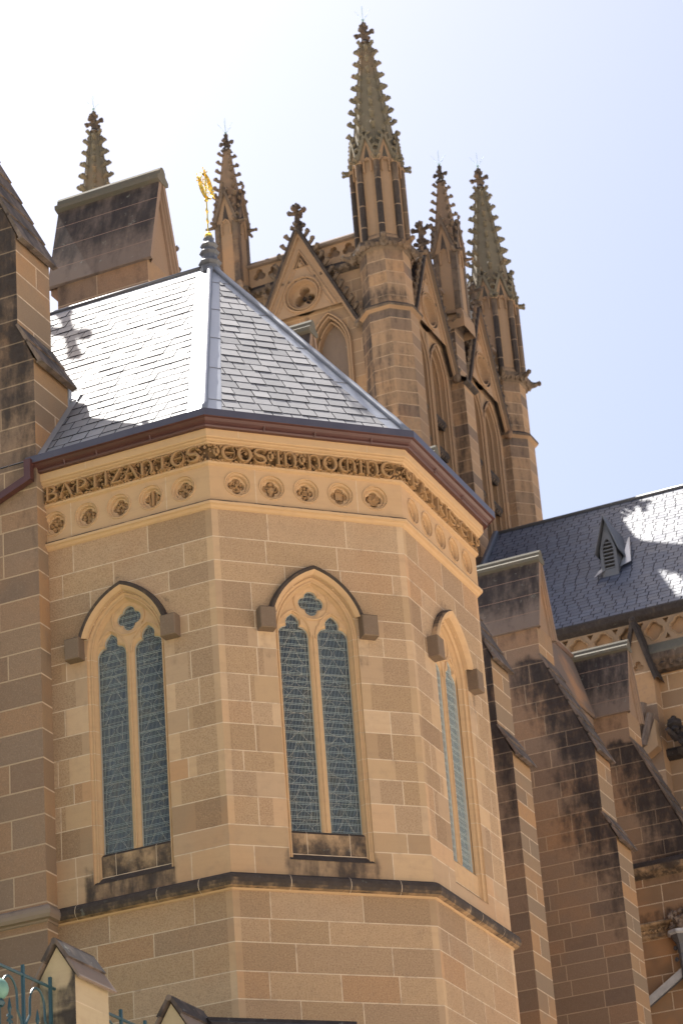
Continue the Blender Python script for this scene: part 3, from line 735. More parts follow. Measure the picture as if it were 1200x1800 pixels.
    mb = MB(); mb.lathe((fx, fy, 0), [(.17, 23.86), (.175, 23.98), (.135, 24.0), (.20, 24.055), (.195, 24.075), (.13, 24.14), (.125, 24.225), (.175, 24.262), (.17, 24.28), (.115, 24.33), (.112, 24.36), (.155, 24.405), (.15, 24.42), (.095, 24.475), (.085, 24.54), (.098, 24.55), (.075, 24.565), (.06, 24.60)], 8, math.pi/8)
    fin = apse.part('finial', mb, ['leaddark'])
    mb = MB(); mb.lathe((fx, fy, 0), [(.07, 24.58), (.072, 24.61), (.05, 24.62), (.062, 24.64), (.05, 24.67), (.02, 24.70)], 10)
    zc2, rr = 25.62, .225
    mb.tube([(fx, fy, 24.68), (fx, fy, zc2+rr+.04)], .012, 6)
    P = lambda a, r, o=0.: (fx+o, fy+r*math.cos(a), zc2+r*math.sin(a))
    N = 30; band = []
    for k in range(N+1):
        a = 2*math.pi*k/N; band.append([P(a, rr-.009, -.028), P(a, rr+.009, -.028), P(a, rr+.009, .028), P(a, rr-.009, .028)])
    mb.loft(band, True)
    for r2_ in (rr*.55,): mb.tube([P(2*math.pi*k/20, r2_) for k in range(21)], .008, 5)
    for a, L in ((0, 1.22), (90, 1.25), (180, 1.22), (45, 1.0), (135, 1.0), (225, 1.0), (315, 1.0), (270, 1.0)):
        a = R(a); mb.tube([P(a, 0), P(a, rr*L)], .009 if L > 1.1 else .006, 5)
        e = rr*L
        if L > 1.1:
            mb.blob(P(a, e+.035), .022, sc=(.6, 1, 1)); mb.tube([P(a-.15, e+.0), P(a-.20, e+.055)], .008, 4); mb.tube([P(a+.15, e+.0), P(a+.20, e+.055)], .008, 4)
            mb.blob(P(a-.21, e+.06), .013); mb.blob(P(a+.21, e+.06), .013); mb.tube([P(a-.13, e), P(a+.13, e)], .014, 5)
        else: mb.blob(P(a, rr+.022), .014)
    mb.blob((fx, fy, zc2), .025); mb.lathe((fx, fy, 0), [(.012, 25.30), (.035, 25.32), (.035, 25.35), (.014, 25.38)], 8)
    for z in (24.86, 25.06): 
        for sd in (-1, 1): mb.tube([(fx, fy, z), (fx, fy+sd*.035, z+.05), (fx, fy+sd*.03, z+.10)], [.012, .014, .004], 5)
    apse.part('gilded_cross', mb, ['gold'], fin)
cornice_and_roof()

# ------------------------------------------------------------------ stepped buttresses along the transept (one mesh set, copied)
V1, DV, HT = 7.0, 6.727, .57
BC = [6.4, 6.9, 7.3, 7.75, 8.2, 8.6, 9.05, 9.5, 9.9, 10.35, 10.8, 11.2, 11.65, 12.05, 12.5, 12.9, 13.35, 13.75, 14.2, 14.65, 15.05, 15.5, 15.9, 16.3, 16.75, 17.15, 17.52, 17.9, 18.2, 18.52, 18.9, 19.25, 19.63, 19.99, 20.35, 20.72, 21.08, 21.5, 21.95, 22.35, 22.75, 23.2, 23.6, 24.1, 24.5, 25.0, 25.5, 26.0]
def uedge(z): return -2.72 if z < 20.72 else -2.72-(z-20.72)*.42 if z < 21.37 else -2.99 if z < 23.05 else -2.99-(z-23.05)*.423 if z < 25.68 else -4.1
def buttress0():
    vk = V1-DV; base = (-4.2, vk, 6.0)
    t = Thing('stepped_buttress', 'x', 'buttress', base, 'stepped buttresses along the transept')
    mb = MB(); vf, vb = vk-HT, vk+.47
    out = [(-6.0, 6), (-2.72, 6), (-2.72, 20.72), (-2.99, 21.37), (-2.99, 23.05), (-4.1, 25.68), (-4.1, 26.5), (-6.0, 26.5)]
    def soil(x, z):
        d = uedge(z)-x; q = 0.
        if z > 20.0 and z < 25.6: q = max(q, .46-.34*max(0, d-.5)-(.0 if z > 20.7 else .2*(20.7-z)))
        if z > 26.0: q = .22
        q = max(q, .44-.085*max(0, 20.7-z)-.22*max(0, d-.2)) if z < 20.8 else q
        return max(0, q)
    def fixed(i, a, b):
        rg = random.Random(i*3+1); e = uedge((a+b)/2); x = e-rg.uniform(.5, 1.15); o = []
        while x > -5.8: o.append(x); x -= rg.uniform(.7, 1.3)
        return o
    ashlar(mb, Fr((0, vf, 0), (1, 0, 0), (0, -1, 0)), out, BC, wmin=.6, wmax=1.2, jt=.022, soilf=soil, seed=5, fixed=fixed, grid=.3)
    ashlar(mb, Fr((0, vb, 0), (1, 0, 0), (0, 1, 0)), out, BC, wmin=.6, wmax=1.2, jt=.02, seed=6)
    for u, z0, z1 in ((-2.72, 6, 20.74), (-2.99, 21.3, 23.07), (-4.1, 25.6, 26.5)):
        def se(a, z, z1=z1): return .06*(.1 < a < 1.04)+.10*(z > z1-.3)+.12*(z < 15)*(abs(a-.55) < .4)
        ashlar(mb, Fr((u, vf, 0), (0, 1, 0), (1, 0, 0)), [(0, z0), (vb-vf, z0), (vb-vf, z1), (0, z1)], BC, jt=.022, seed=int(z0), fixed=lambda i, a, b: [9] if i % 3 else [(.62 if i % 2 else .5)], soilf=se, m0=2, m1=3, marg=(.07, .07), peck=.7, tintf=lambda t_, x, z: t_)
    mb.poly([(-6.0, vf, 6), (-6.0, vb, 6), (-6.0, vb, 26.5), (-6.0, vf, 26.5)], 0, .4)
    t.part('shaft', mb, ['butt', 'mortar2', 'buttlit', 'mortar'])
    # weathering slopes of overlapping stones
    def slope(a, b, n, th, ov, end):
        mb = MB(); a, b = Vector((a[0], 0, a[1])), Vector((b[0], 0, b[1])); d = (b-a).normalized(); nn = Vector((-d.z, 0, d.x))
        if nn.x < 0: nn = -nn
        L = (b-a).length; rg = random.Random(n)
        for k in range(n):
            f0, f1 = L*k/n-(.05 if k else 0), L*(k+1)/n; p, q = a+d*f0, a+d*f1
            rings = []
            for v in (vf-ov, vb+ov): rings.append([(x.x, v, x.z) for x in (p-nn*.02, q-nn*.02, q+nn*th, p+nn*th*.42)])
            mb.loft(rings, True, True, True, t=rg.random(), so=.08)
        if end:
            rings = [[(x.x, v, x.z) for x in (b-nn*.05, b+d*.02-nn*.05, b+d*.05+nn*.04, b+d*.02+nn*th, b+nn*th)] for v in (vf-ov, vb+ov)]
            mb.loft(rings, True, True, True, so=.1)
        return t.part('weathering', mb, ['cap'])
    slope((-4.10, 25.72), (-2.90, 22.95), 6, .05, .035, True)
    slope((-2.99, 21.40), (-2.62, 20.66), 2, .05, .03, True)
    # saddleback cap
    mb = MB(); rg = random.Random(3)
    u0, u1, zr, ze, hw = -6.18, -4.0, 28.62, 26.44, .585
    for sd in (-1, 1):
        fr = Fr((u0, vk+sd*hw, ze), (1, 0, 0), (0, sd*(zr-ze), hw), (0, -sd*hw, zr-ze)); L = math.hypot(hw, zr-ze)
        ashlar(mb, fr, [(0, 0), (u1-u0, 0), (u1-u0, L), (0, L)], [.44, 1.0, 1.55], wmin=1.2, wmax=2.6, jt=.016, peck=.1, seed=8+sd, soilf=lambda x, z: -.07+.25*min(1, max(0, z-.25)*1.3)-.14*(z > 2.0), m1=2, o=.055, grid=.2, fixed=lambda i, a, b: [99])
        mb.loft([[fr.P(x, z, o) for z, o in ((0, .055), (-.01, .05), (0, -.02), (L, -.02))] for x in (0, u1-u0)], False, m=0)
        for x in (0, u1-u0): mb.poly([fr.P(x, 0, .055), fr.P(x, 0, -.05), fr.P(x, L, -.05), fr.P(x, L, .055)], 1)
    for u, sg in ((u1-.13, 1), (u0+.1, -1)):
        mb.poly([(u, vk-hw, ze), (u, vk+hw, ze), (u, vk, zr)], 1, .4, .4)
        for sd in (-1, 1):                                            # moulded edge of the gable end
            mb.loft([[(u+sg*o, vk+sd*(hw-e)*(1-f), ze+(zr-ze-e*2.2)*f) for o, e in ((0, .16), (.05, .15), (.06, .10), (.10, .09), (.13, .02))] for f in (0, 1)], False, m=1, t=.5)
    mb.box((u0, vk-.50, ze-.1), (u1-.12, vk+.50, ze+.02), 1)
    cap = t.part('saddleback_cap', mb, ['cap', 'butt', 'mortar3'])
    mb = MB()
    mb.loft([[(u, vk+a, zr+b) for a, b in ((-.12, -.26), (-.215, -.22), (-.22, -.14), (-.11, -.06), (-.10, .02), (-.06, .085), (0, .11), (.06, .085), (.10, .02), (.11, -.06), (.22, -.14), (.215, -.22), (.12, -.26))] for u in (u0-.03, u1+.02)], True, True, True, so=-.12)
    t.part('ridge_roll', mb, ['ridgecap'], cap)
    return t
M['ridgecap'] = stone('lichened_ridge_stone', [(0, (.11, .10, .08)), (1, (.14, .13, .10))], soil0=.16, warm=0, peck=.1, lich=.3, streak=1.)
M['buttlit'] = stone('lit_buttress_sandstone', [(0, (.20, .145, .10)), (.25, (.38, .235, .125)), (.5, (.30, .205, .125)), (.75, (.22, .17, .122)), (1, (.42, .235, .11))], warm=.6, peck=.5, grain=.2, streak=.6)  # lit copy of the buttress stone: brighter end faces put into the colour
def copy_tree(o, parent=None):
    c = link(o.copy()); c.parent = parent
    for ch in list(o.children): copy_tree(ch, c)
    return c
tb0 = buttress0(); b0 = tb0.o
BL = ['stained buttress at the left edge with lead flashing and a red downpipe against it',
      'free standing saddleback buttress top with a shadowed slope behind the slate roof',
      'saddleback buttress top peeping over the right hip of the slate roof',
      'stepped buttress directly beside the right edge of the apse, its cap hidden behind the gutter',
      'stepped buttress with a black saddleback cap in front of the blue slate roof',
      'farthest stepped buttress, with a green and red stained saddleback cap']
for k in range(6):
    o = b0 if k == 0 else copy_tree(b0)
    o.location = W((-4.2, V1+(k-1)*DV, 6.0)); o['label'] = BL[k]
def buttress_string():
    mb = MB(); vf = V1-DV-HT
    mb.sweep(lambda o: [(-6.0, vf-o), (-2.72+o, vf-o), (-2.72+o, .02)], [(0, 11.755), (.02, 11.765), (.025, 11.79), (.09, 11.80), (.115, 11.845), (.115, 11.90), (.09, 11.955), (.04, 11.995), (0, 12.012)], so=.10)
    tb0.part('string_course', mb, ['stringgrey'])
M['stringgrey'] = stone('grey_string_sandstone', [(0, (.24, .18, .135)), (1, (.28, .21, .155))], peck=.2, warm=.1, topsoil=.12, streak=1.)
buttress_string()
# transept wall the buttresses stand against
def transept():
    t = Thing('transept', 'plain sandstone side wall behind the row of stepped buttresses', 'church wall', (-6, 18, 6))
    mb = MB(); ashlar(mb, Fr((-5.6, -.9, 0), (0, 1, 0), (1, 0, 0)), [(0, 6), (41.9, 6), (41.9, 23.4), (0, 23.4)], BC[::2], wmin=1.5, wmax=3, seed=2)
    mb.box((-12, -.9, 6), (-5.62, 40.98, 23.38), 0)
    t.part('wall', mb, ['butt', 'mortar2'])
    mb = MB(); mb.loft([[(-5.5, -.95, 23.4), (-5.5, 40.9, 23.4)], [(-12, -.95, 24.2), (-12, 40.9, 24.2)]], False); t.part('roof', mb, ['leaddark'])
transept()
def cross_finial():
    # stands just left of the frame; its shadow falls on the apse roof
    u, v, z = -7.45, 4.56, 30.0
    t = Thing('gable_cross', 'stone cross on a narrow gablet above the transept wall beside the left buttress', 'cross', (u, v, 23.4))
    mb = MB(); q = lambda a, b, z: [(u-a, v-b, z), (u+a, v-b, z), (u+a, v+b, z), (u-a, v+b, z)]
    mb.loft([q(.25, .6, 23.4), q(.25, .45, 26.6), q(.14, .14, 29.2)], True, True, True)
    t.part('gablet', mb, ['towerdark'])
    mb = MB()
    for pth in ([(u, v, 29.1), (u, v, z+.50)], [(u, v-.44, z), (u, v+.44, z)]): mb.tube(pth, .10, 8, so=.05)
    mb.blob((u, v, z+.5), .15); mb.blob((u, v-.45, z), .15); mb.blob((u, v+.45, z), .15)
    t.part('cross', mb, ['towerdark'])
cross_finial()
# ------------------------------------------------------------------ crossing tower
TU, TV, TD = -13.0, 41.6, 10.8                      # axis of the near corner, side length
tower = Thing('cathedral_tower', 'brown gothic crossing tower with gabled belfry windows, crocketed corner spires and pierced parapets', 'tower', (TU-TD/2, TV+TD/2, 20))
TCR = [20+.46*i for i in range(66)]
def cyc(c, r, z, n=8, rot=math.pi/8): return [(c[0]+r*math.cos(rot+k*2*math.pi/n), c[1]+r*math.sin(rot+k*2*math.pi/n), z) for k in range(n)]
def bossring(mb, c, r, z, m=1):
    pts = cyc(c, r, z); rg = random.Random(int(z*10))
    for k in range(8):
        a, b = Vector(pts[k]), Vector(pts[(k+1) % 8])
        for f in (0, .25, .5, .75):
            mb.blob(a.lerp(b, f), .12 if f else .19, m=m, so=.12, jit=.3, n=5)
    for k in (0, 2, 4, 6, 7):
        a = Vector(pts[k]); d = (a-Vector((c[0], c[1], z))).normalized(); mb.tube([a, a+d*.2, a+d*.34+Vector((0, 0, .05))], [.14, .11, .07], 5, m=m, so=.15); mb.blob(a+d*.36+Vector((0, 0, .06)), .1, m=m, so=.15)
def turret(c):
    mb = MB()
    for r, z0, z1, sd in ((.88, 20, 45.3, 1), (.79, 45.3, 47.66, 2)):
        lo = cyc(c, r/math.cos(math.pi/8), 0)
        for k in range(8):
            a, b = Vector(lo[k]), Vector(lo[(k+1) % 8]); mid = (a+b)/2-Vector((c[0], c[1], 0))
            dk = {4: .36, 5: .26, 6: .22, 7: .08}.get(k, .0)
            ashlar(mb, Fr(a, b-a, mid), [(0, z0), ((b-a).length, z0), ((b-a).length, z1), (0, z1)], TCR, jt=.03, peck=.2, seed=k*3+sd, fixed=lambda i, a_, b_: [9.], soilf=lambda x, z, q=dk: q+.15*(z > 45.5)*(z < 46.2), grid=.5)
    mb.sweep(lambda o: [(p[0], p[1]) for p in cyc(c, (.79+o)/math.cos(math.pi/8), 0)]+[cyc(c, (.79+o)/math.cos(math.pi/8), 0)[0][:2]], [(.08, 45.15, 0), (.10, 45.2, 0), (.22, 45.25, 2, .2), (.24, 45.33, 2, .4), (.0, 45.52, 2, .4)])
    mb.sweep(lambda o: [(p[0], p[1]) for p in cyc(c, (.79+o)/math.cos(math.pi/8), 0)]+[cyc(c, (.79+o)/math.cos(math.pi/8), 0)[0][:2]], [(.0, 47.55, 2, .1), (.22, 47.72, 2, .2), (.24, 47.86, 2, .3), (-.2, 47.95, 2, .3)])
    bossring(mb, c, 1.02, 47.72, 2)
    return tower.part('turret', mb, ['tower', 'mortar2', 'towerdark'])
def gablet(mb, c, ang, r, hw, z0, zt, cs, m=0, md=2):
    """small crocketed gable standing on one side of a pinnacle"""
    n = Vector((math.cos(ang), math.sin(ang), 0)); s = Vector((-n.y, n.x, 0)); P = lambda a, z, o: Vector((c[0], c[1], 0))+n*(r+o)+s*a+Vector((0, 0, z))
    mb.poly([P(-hw, z0, .02), P(hw, z0, .02), P(0, zt, .02)], m, .5)
    q = arch(0, z0-.1, z0-.45, hw*.42, hw*.75, 0, 5)
    mb.tube([P(a, z, .03) for a, z in q], .035, 5, m=m)
    mb.poly([P(-hw*.30, z0+.12, .03), P(hw*.30, z0+.12, .03), P(0, z0+(zt-z0)*.58, .03)], md, 0, so=.25)
    for sd in (-1, 1):
        mb.loft([[P(sd*(hw+.05)*(1-f)+sd*e, z0+(zt-z0+.04)*f+g, o) for e, g, o in ((-.07, -.06, .02), (-.05, -.05, .10), (.02, .05, .10), (.02, .05, -.05))] for f in (0, 1)], False, m=md, so=.12)
        for f in (.12, .38, .64, .88): crocket(mb, P(sd*hw*(1-f), z0+(zt-z0)*f+.07, .05), s*sd+Vector((0, 0, .5)), cs, md, up=.2)
        mb.tube([P(sd*hw, z0, .05), P(sd*hw*1.02, z0-.02, .28)], [cs*1.0, cs*.6], 5, m=md, so=.12); mb.blob(P(sd*hw*1.02, z0-.02, .32), cs*.8, m=md)
    crocket(mb, P(0, zt+.05, .06), n*.6+Vector((0, 0, 1)), cs*1.1, md)
def lightning(parent, top):
    mb = MB(); x, y, z = top; mb.tube([(x, y, z-.3), (x, y, z+.7)], .008, 4); mb.blob((x, y, z+.08), .05)
    for a in range(5):
        f = a*1.2566; mb.tube([(x, y, z+.08), (x+.28*math.cos(f), y+.28*math.sin(f), z+.45)], .005, 4)
    tower.part('lightning_rod', mb, ['rod'], parent)
def bigpin(c):
    mb = MB(); x, y = c
    def E(r, z): return [(x+r*math.cos(math.pi/8+k*math.pi/4), y+r*math.sin(math.pi/8+k*math.pi/4), z) for k in range(8)]
    mb.loft([E(.92, 47.8), E(.90, 47.95), E(.84, 48.12), E(.80, 48.2), E(.80, 51.6)], True, m=0, t=.6)
    for k in range(8):
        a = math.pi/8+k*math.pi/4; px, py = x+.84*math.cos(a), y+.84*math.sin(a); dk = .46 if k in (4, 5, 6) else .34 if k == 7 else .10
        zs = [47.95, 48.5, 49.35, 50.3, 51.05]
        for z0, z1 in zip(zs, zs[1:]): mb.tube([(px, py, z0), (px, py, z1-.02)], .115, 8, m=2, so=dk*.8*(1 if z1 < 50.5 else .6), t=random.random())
        for z in zs[1:-1]: mb.tube([(px, py, z-.02), (px, py, z)], .118, 8, m=1)
        mb.tube([(px, py, 51.02), (px, py, 51.12)], [.13, .16], 8, m=0)
        am = k*math.pi/4; q = [(x+.745*math.cos(am)+o*math.cos(am)-a_*math.sin(am), y+.745*math.sin(am)+o*math.sin(am)+a_*math.cos(am)) for a_, o in ((-.13, .0), (.13, 0))]
        mb.poly([(q[0][0], q[0][1], 48.3), (q[1][0], q[1][1], 48.3), (q[1][0], q[1][1], 51.1), (q[0][0], q[0][1], 51.1)], 0, .75)
    shaft = tower.part('corner_pinnacle', mb, ['tower', 'mortar2', 'towerdark'])
    mb = MB()
    for k in range(8): gablet(mb, c, k*math.pi/4, .78, .32, 51.1, 52.2, .085)
    tower.part('gablets', mb, ['tower', 'mortar2', 'spirestone'], shaft)
    mb = MB(); z0, z1, r0, r1 = 51.5, 56.35, .79, .17
    f = lambda z: r0+(r1-r0)*(z-z0)/(z1-z0)
    mb.loft([E(f(z), z) for z in (z0, 53.2, 54.4, 55.6, z1)], True, m=2, t=.7)
    for k in range(8):
        a = math.pi/8+k*math.pi/4; mb.tube([(x+f(z)*math.cos(a), y+f(z)*math.sin(a), z) for z in (z0, z1)], .035, 5, m=2)
        for j in range(8):
            z = 52.5+j*.50+(.25 if k % 2 else 0)
            if z < 56.3: crocket(mb, (x+f(z)*math.cos(a), y+f(z)*math.sin(a), z), (math.cos(a), math.sin(a), .25), .138-.03*j/8, 2)
    tower.part('spire', mb, ['tower', 'mortar2', 'spirestone'], shaft)
    mb = MB(); mb.lathe((x, y, 0), [(.14, 56.3), (.25, 56.38), (.16, 56.46), (.11, 56.55), (.13, 56.75), (.10, 57.0), (.07, 57.2)], 8, so=.2)
    for k in range(4):
        a = k*math.pi/2+.0; d = Vector((math.cos(a), math.sin(a), .15)); p = Vector((x, y, 56.80)); mb.tube([p, p+d*.24], [.09, .07], 5, so=.2); mb.blob(p+d*.30, .10, so=.2, jit=.35)
        mb.blob((x+.09*math.cos(a+.8), y+.09*math.sin(a+.8), 57.14), .085, so=.2, jit=.35)
    mb.blob((x, y, 57.25), .10, so=.2, jit=.3)
    tower.part('spire_cross', mb, ['towerdark'], shaft); lightning(shaft, (x, y, 57.35))
    return shaft
def midpin(c, rot):
    """square pinnacle rising from the middle of a tower side"""
    mb = MB(); x, y = c; hw = .42
    Q = lambda r, z: [(x+a*r, y+b*r, z) for a, b in ((-1, -1), (1, -1), (1, 1), (-1, 1))]
    mb.loft([Q(hw+.1, 47.2), Q(hw+.1, 47.7), Q(hw, 48.0), Q(hw, 50.5)], True, m=0, t=.45, so=.03)
    for sx, sy in ((-1, -1), (1, -1), (1, 1), (-1, 1)):
        for z0, z1 in ((48.0, 48.7), (48.72, 49.6), (49.62, 50.4)): mb.box((x+sx*(hw-.09)-.11, y+sy*(hw-.09)-.11, z0), (x+sx*(hw-.09)+.11, y+sy*(hw-.09)+.11, z1), 2, random.random(), so=.16)
    sh = tower.part('middle_pinnacle', mb, ['tower', 'mortar2', 'towerdark'])
    mb = MB()
    for k in range(4): gablet(mb, c, k*math.pi/2, hw, .40, 50.35, 51.75, .08)
    tower.part('gablets', mb, ['tower', 'mortar2', 'towerdark'], sh)
    mb = MB(); f = lambda z: .40+(.10-.40)*(z-50.6)/(53.55-50.6)
    mb.loft([Q(f(z), z) for z in (50.6, 52, 53.55)], True, m=0, t=.3, so=.12)
    for k, (sx, sy) in enumerate(((-1, -1), (1, -1), (1, 1), (-1, 1))):
        for j in range(6):
            z = 51.5+j*.37
            crocket(mb, (x+sx*f(z), y+sy*f(z), z), (sx, sy, .3), .112-.02*j/6, 2)
    tower.part('spire', mb, ['tower', 'mortar2', 'towerdark'], sh)
    mb = MB(); mb.lathe((x, y, 0), [(.12, 53.5), (.24, 53.55), (.15, 53.66), (.09, 53.75), (.09, 54.0), (.06, 54.2)], 4, math.pi/4, so=.25)
    for k in range(4):
        a = k*math.pi/2; d = Vector((math.cos(a), math.sin(a), .15)); p = Vector((x, y, 53.88)); mb.tube([p, p+d*.18], .06, 5, so=.25); mb.blob(p+d*.2, .085, so=.25, jit=.35)
    mb.blob((x, y, 54.2), .09, so=.25)
    tower.part('spire_cross', mb, ['towerdark'], sh); lightning(sh, (x, y, 54.25))
    return sh
c0 = (TU, TV); tu0 = turret(c0); bp0 = bigpin(c0)
def shift(o, du, dv):
    c = copy_tree(o, tower.o); c.location = (du, dv, 0); return c
for du, dv in ((-TD, 0), (0, TD), (-TD, TD)): shift(tu0, du, dv); shift(bp0, du, dv)
mp0 = midpin((TU-TD/2, TV-.36), 0)
for du, dv in ((TD/2+.36, TD/2+.36), (-TD/2-.36, TD/2+.36), (0, TD+.72)): shift(mp0, du, dv)
def towerside(fr, vis, seed):
    """fr: s along the wall from the left turret axis, o outward from the wall plane"""
    mid = TD/2
    cens = [.9+(mid-.42-.9)/2, TD-.9-(mid-.42-.9)/2]
    lans = []; mb = MB()
    for c in cens:
        for d in (-.80, .80): lans.append(arch(c+d, 44.75, 26, .78, 1.66, 0, 10))
    rose = [circ(c, 46.99, .70, 30) for c in cens]
    ashlar(mb, fr, [(0, 20), (TD, 20), (TD, 47.75), (0, 47.75)], TCR, [*lans, *rose], tintf=lambda t_, x, z: .3+.7*t_, jt=.028, peck=.15, seed=seed, wmin=.6, wmax=1.2, soilf=lambda x, z: .06*(z > 46), grid=.9)
    tower.part('wall', mb, ['tower', 'mortar2'])
    for c in cens:
        mb = MB()
        for d in (-.80, .80):
            prof = [(0, 0), (.02, .07), (.06, .07), (.07, -.12), (.11, -.14), (.12, -.02), (.16, -.04), (.17, -.30), (.21, -.32), (.22, -.20), (.26, -.22), (.27, -.50), (.30, -.52), (.30, -.80)]
            mb.loft([[fr.P(a, z, o) for a, z in arch(c+d, 44.75, 26, .78, 1.66, t, 10)] for t, o in prof], False, t=.45, so=.10)  # mouldings darkened, rolls below lighter: relief shading put into the colour
            for t_, o_ in ((.04, .07), (.09, -.07), (.14, .0), (.19, -.24), (.24, -.16)): mb.tube([fr.P(a, z, o_) for a, z in arch(c+d, 44.75, 26, .78, 1.66, t_, 10)], .04, 6, t=.85)
            inn = arch(c+d, 44.75, 26, .78, 1.66, .27, 10)
            tre = foil(c+d, 45.50, 3, .12, .125); op = arch(c+d, 44.55, 25, .42, .58, 0, 8)
            op2 = [(x, z) for x, z in op]
            plate(mb, fr, inn, [tre, op2], -.50, t=.6); wall2loft(mb, fr, [(tre, -.50), (tre, -.60)]); plate(mb, fr, scl(tre, (c+d, 45.45), 1.1, 1.1), (), -.60, t=.9)
            mb.loft([[fr.P(a, z, o) for a, z in op2] for o in (-.46, -.62)], False, t=.8)
        w = tower.part('belfry_window', mb, ['tower', 'mortar2'])
        mb = MB(); plate(mb, fr, [(c-1.5, 25), (c+1.5, 25), (c+1.5, 45.9), (c-1.5, 45.9)], (), -1.0); tower.part('dark_opening', mb, ['dark'], w)
        for d in (-.80, .80):
            mb = MB()
            for j in range(14):
                z = 27.2+j*1.22
                if z < 44.2:
                    mb.loft([[fr.P(c+d+e, z+a, o) for a, o in ((-.10, -.10), (.10, .0), (.24, -.04), (.74, -.70), (.50, -.9), (.0, -.30))] for e in (-.50, .50)], True, True, True, m=0, t=.3, so=.30)
                    for e in (-.36, -.18, 0, .18, .36): mb.tube([fr.P(c+d+e, z-.06, -.04), fr.P(c+d+e, z+.56, -.72)], .05, 4, so=.2)
            tower.part('louvres', mb, ['towerdark'], w)
        # round panel in the gable
        mb = MB(); q = (c, 46.99)
        wall2loft(mb, fr, [(circ(*q, r, 30), o) for r, o in ((.70, .21), (.69, .28), (.65, .29), (.63, .20), (.60, .18), (.58, .24), (.54, .25), (.52, .10), (.49, .02))], t=.6)
        tf = foil(*q, 3, .20, .22, R(90)); plate(mb, fr, circ(*q, .49, 30), [tf], .02, t=.6)
        wall2loft(mb, fr, [(tf, .02), (scl(tf, q, .92, .92), -.06), (scl(tf, q, .9, .9), -.34)]); plate(mb, fr, circ(*q, .48, 24), (), -.33, t=.8)
        for a in (30, 150, 270): mb.blob(fr.P(c+.13*math.cos(R(a)), 46.99+.13*math.sin(R(a)), -.2), .085, m=1, so=.3)
        tower.part('roundel', mb, ['tower', 'towerdark'], w)
        # the gable itself: coping, crockets, cross finial
        mb = MB(); zg, zb, hw = 49.45, 45.25, 1.98
        sp = [(c-.30, 48.05), (c+.30, 48.05), (c, 48.62)]; tri = [(c-hw*.39, 47.76), (c+hw*.39, 47.76), (c, zg-.12)]
        tri = [(c-hw*.755, 46.27), (c+hw*.755, 46.27), (c, zg-.1)]; plate(mb, fr, tri, [sp, circ(c, 46.99, .70, 30)], .21, t=.7); wall2loft(mb, fr, [(sp, .21), (sp, .08)]); plate(mb, fr, sp, (), .08, t=.2); mb.blob(fr.P(c, 48.2, .12), .14, so=.1)
        mb.tube([fr.P(a, z, .21) for a, z in sp+sp[:1]], .035, 4)
        for q_, r_ in ((.80, .05), (.70, .035)): mb.tube([fr.P(c-hw*.755*q_, 46.3, .21), fr.P(c, 46.3+(zg-46.4)*q_, .21), fr.P(c+hw*.755*q_, 46.3, .21)], r_, 6, t=.9)
        for sd in (-1, 1):
            E = [(-.10, .20, 0), (-.09, .28, 0), (-.02, .29, 0), (.0, .40, 2), (.10, .41, 2), (.12, .34, 2), (.10, -.1, 2)]
            nx, nz = sd*.905, .425
            pr = [[fr.P(c+sd*hw*(1-f)+nx*e, zb+(zg-zb)*f+nz*e, o) for e, o, _ in E] for f in (0, 1)]
            for k in range(len(E)-1):
                mb.loft([[r_[k], r_[k+1]] for r_ in pr], False, m=2 if k >= 2 else 0, so=.32 if k >= 3 else 0)
            for f in (.05, .13, .21, .29, .37, .45, .53, .61, .69, .77, .85, .93): crocket(mb, fr.P(c+sd*hw*(1-f)+nx*.14, zb+(zg-zb)*f+nz*.14, .28), fr.sd*(sd*.8)+Vector((0, 0, .45))+fr.n*.3, .125, 2, .16)
            mb.blob(fr.P(c+sd*hw, zb, .28), .18, m=2, so=.1)
        g = tower.part('gable', mb, ['tower', 'mortar2', 'towerdark'])
        mb = MB(); p = fr.P(c, 0, .2)
        mb.lathe((p.x, p.y, 0), [(.16, 49.35), (.13, 49.7), (.12, 49.8), (.19, 49.84), (.11, 49.9), (.085, 50.15), (.07, 50.5)], 8, so=.2)
        for z, L, r in ((50.22, .26, .10), (49.62, .2, .09)):
            for d in (fr.sd, -fr.sd, fr.n, -fr.n): mb.tube([Vector((p.x, p.y, z)), Vector((p.x, p.y, z+.06))+d*L], r*.75, 5, so=.2); mb.blob(Vector((p.x, p.y, z+.08))+d*L*1.1, r, so=.2, jit=.35)
        mb.blob((p.x, p.y, 50.52), .11, so=.2, jit=.3)
        for d in (fr.sd, -fr.sd): mb.blob(Vector((p.x, p.y, 50.46))+d*.1, .075, so=.2, jit=.3)
        tower.part('gable_cross', mb, ['towerdark'], g)
        # octagonal mullion between the lancets
        mb = MB(); pth = [fr.P(c, 26, -.02), fr.P(c, 45.3, -.02)]; mb.tube(pth, .10, 8, t=.3); mb.tube([fr.P(c, 45.3, 0), fr.P(c, 46.2, .0)], [.10, .04], 8, t=.4)
        tower.part('mullion', mb, ['tower', 'mortar2'], w)
    # buttress strip in the middle
    mb = MB(); b = .43
    for z0, z1, o in ((20, 45.1, .50), (45.1, 47.6, .36)):
        for f2, L in ((Fr(fr.P(mid-b, 0, o), fr.sd, fr.n), 2*b), (Fr(fr.P(mid+b, 0, o), -fr.n, fr.sd), o), (Fr(fr.P(mid-b, 0, 0), fr.n, -fr.sd), o)):
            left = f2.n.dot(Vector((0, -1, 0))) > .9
            ashlar(mb, f2, [(0, z0), (L, z0), (L, z1), (0, z1)], TCR, jt=.03, peck=.15, seed=int(z0), fixed=lambda i, a, b_: [9], soilf=lambda x, z, q=left: .30 if q else .0, grid=.6)
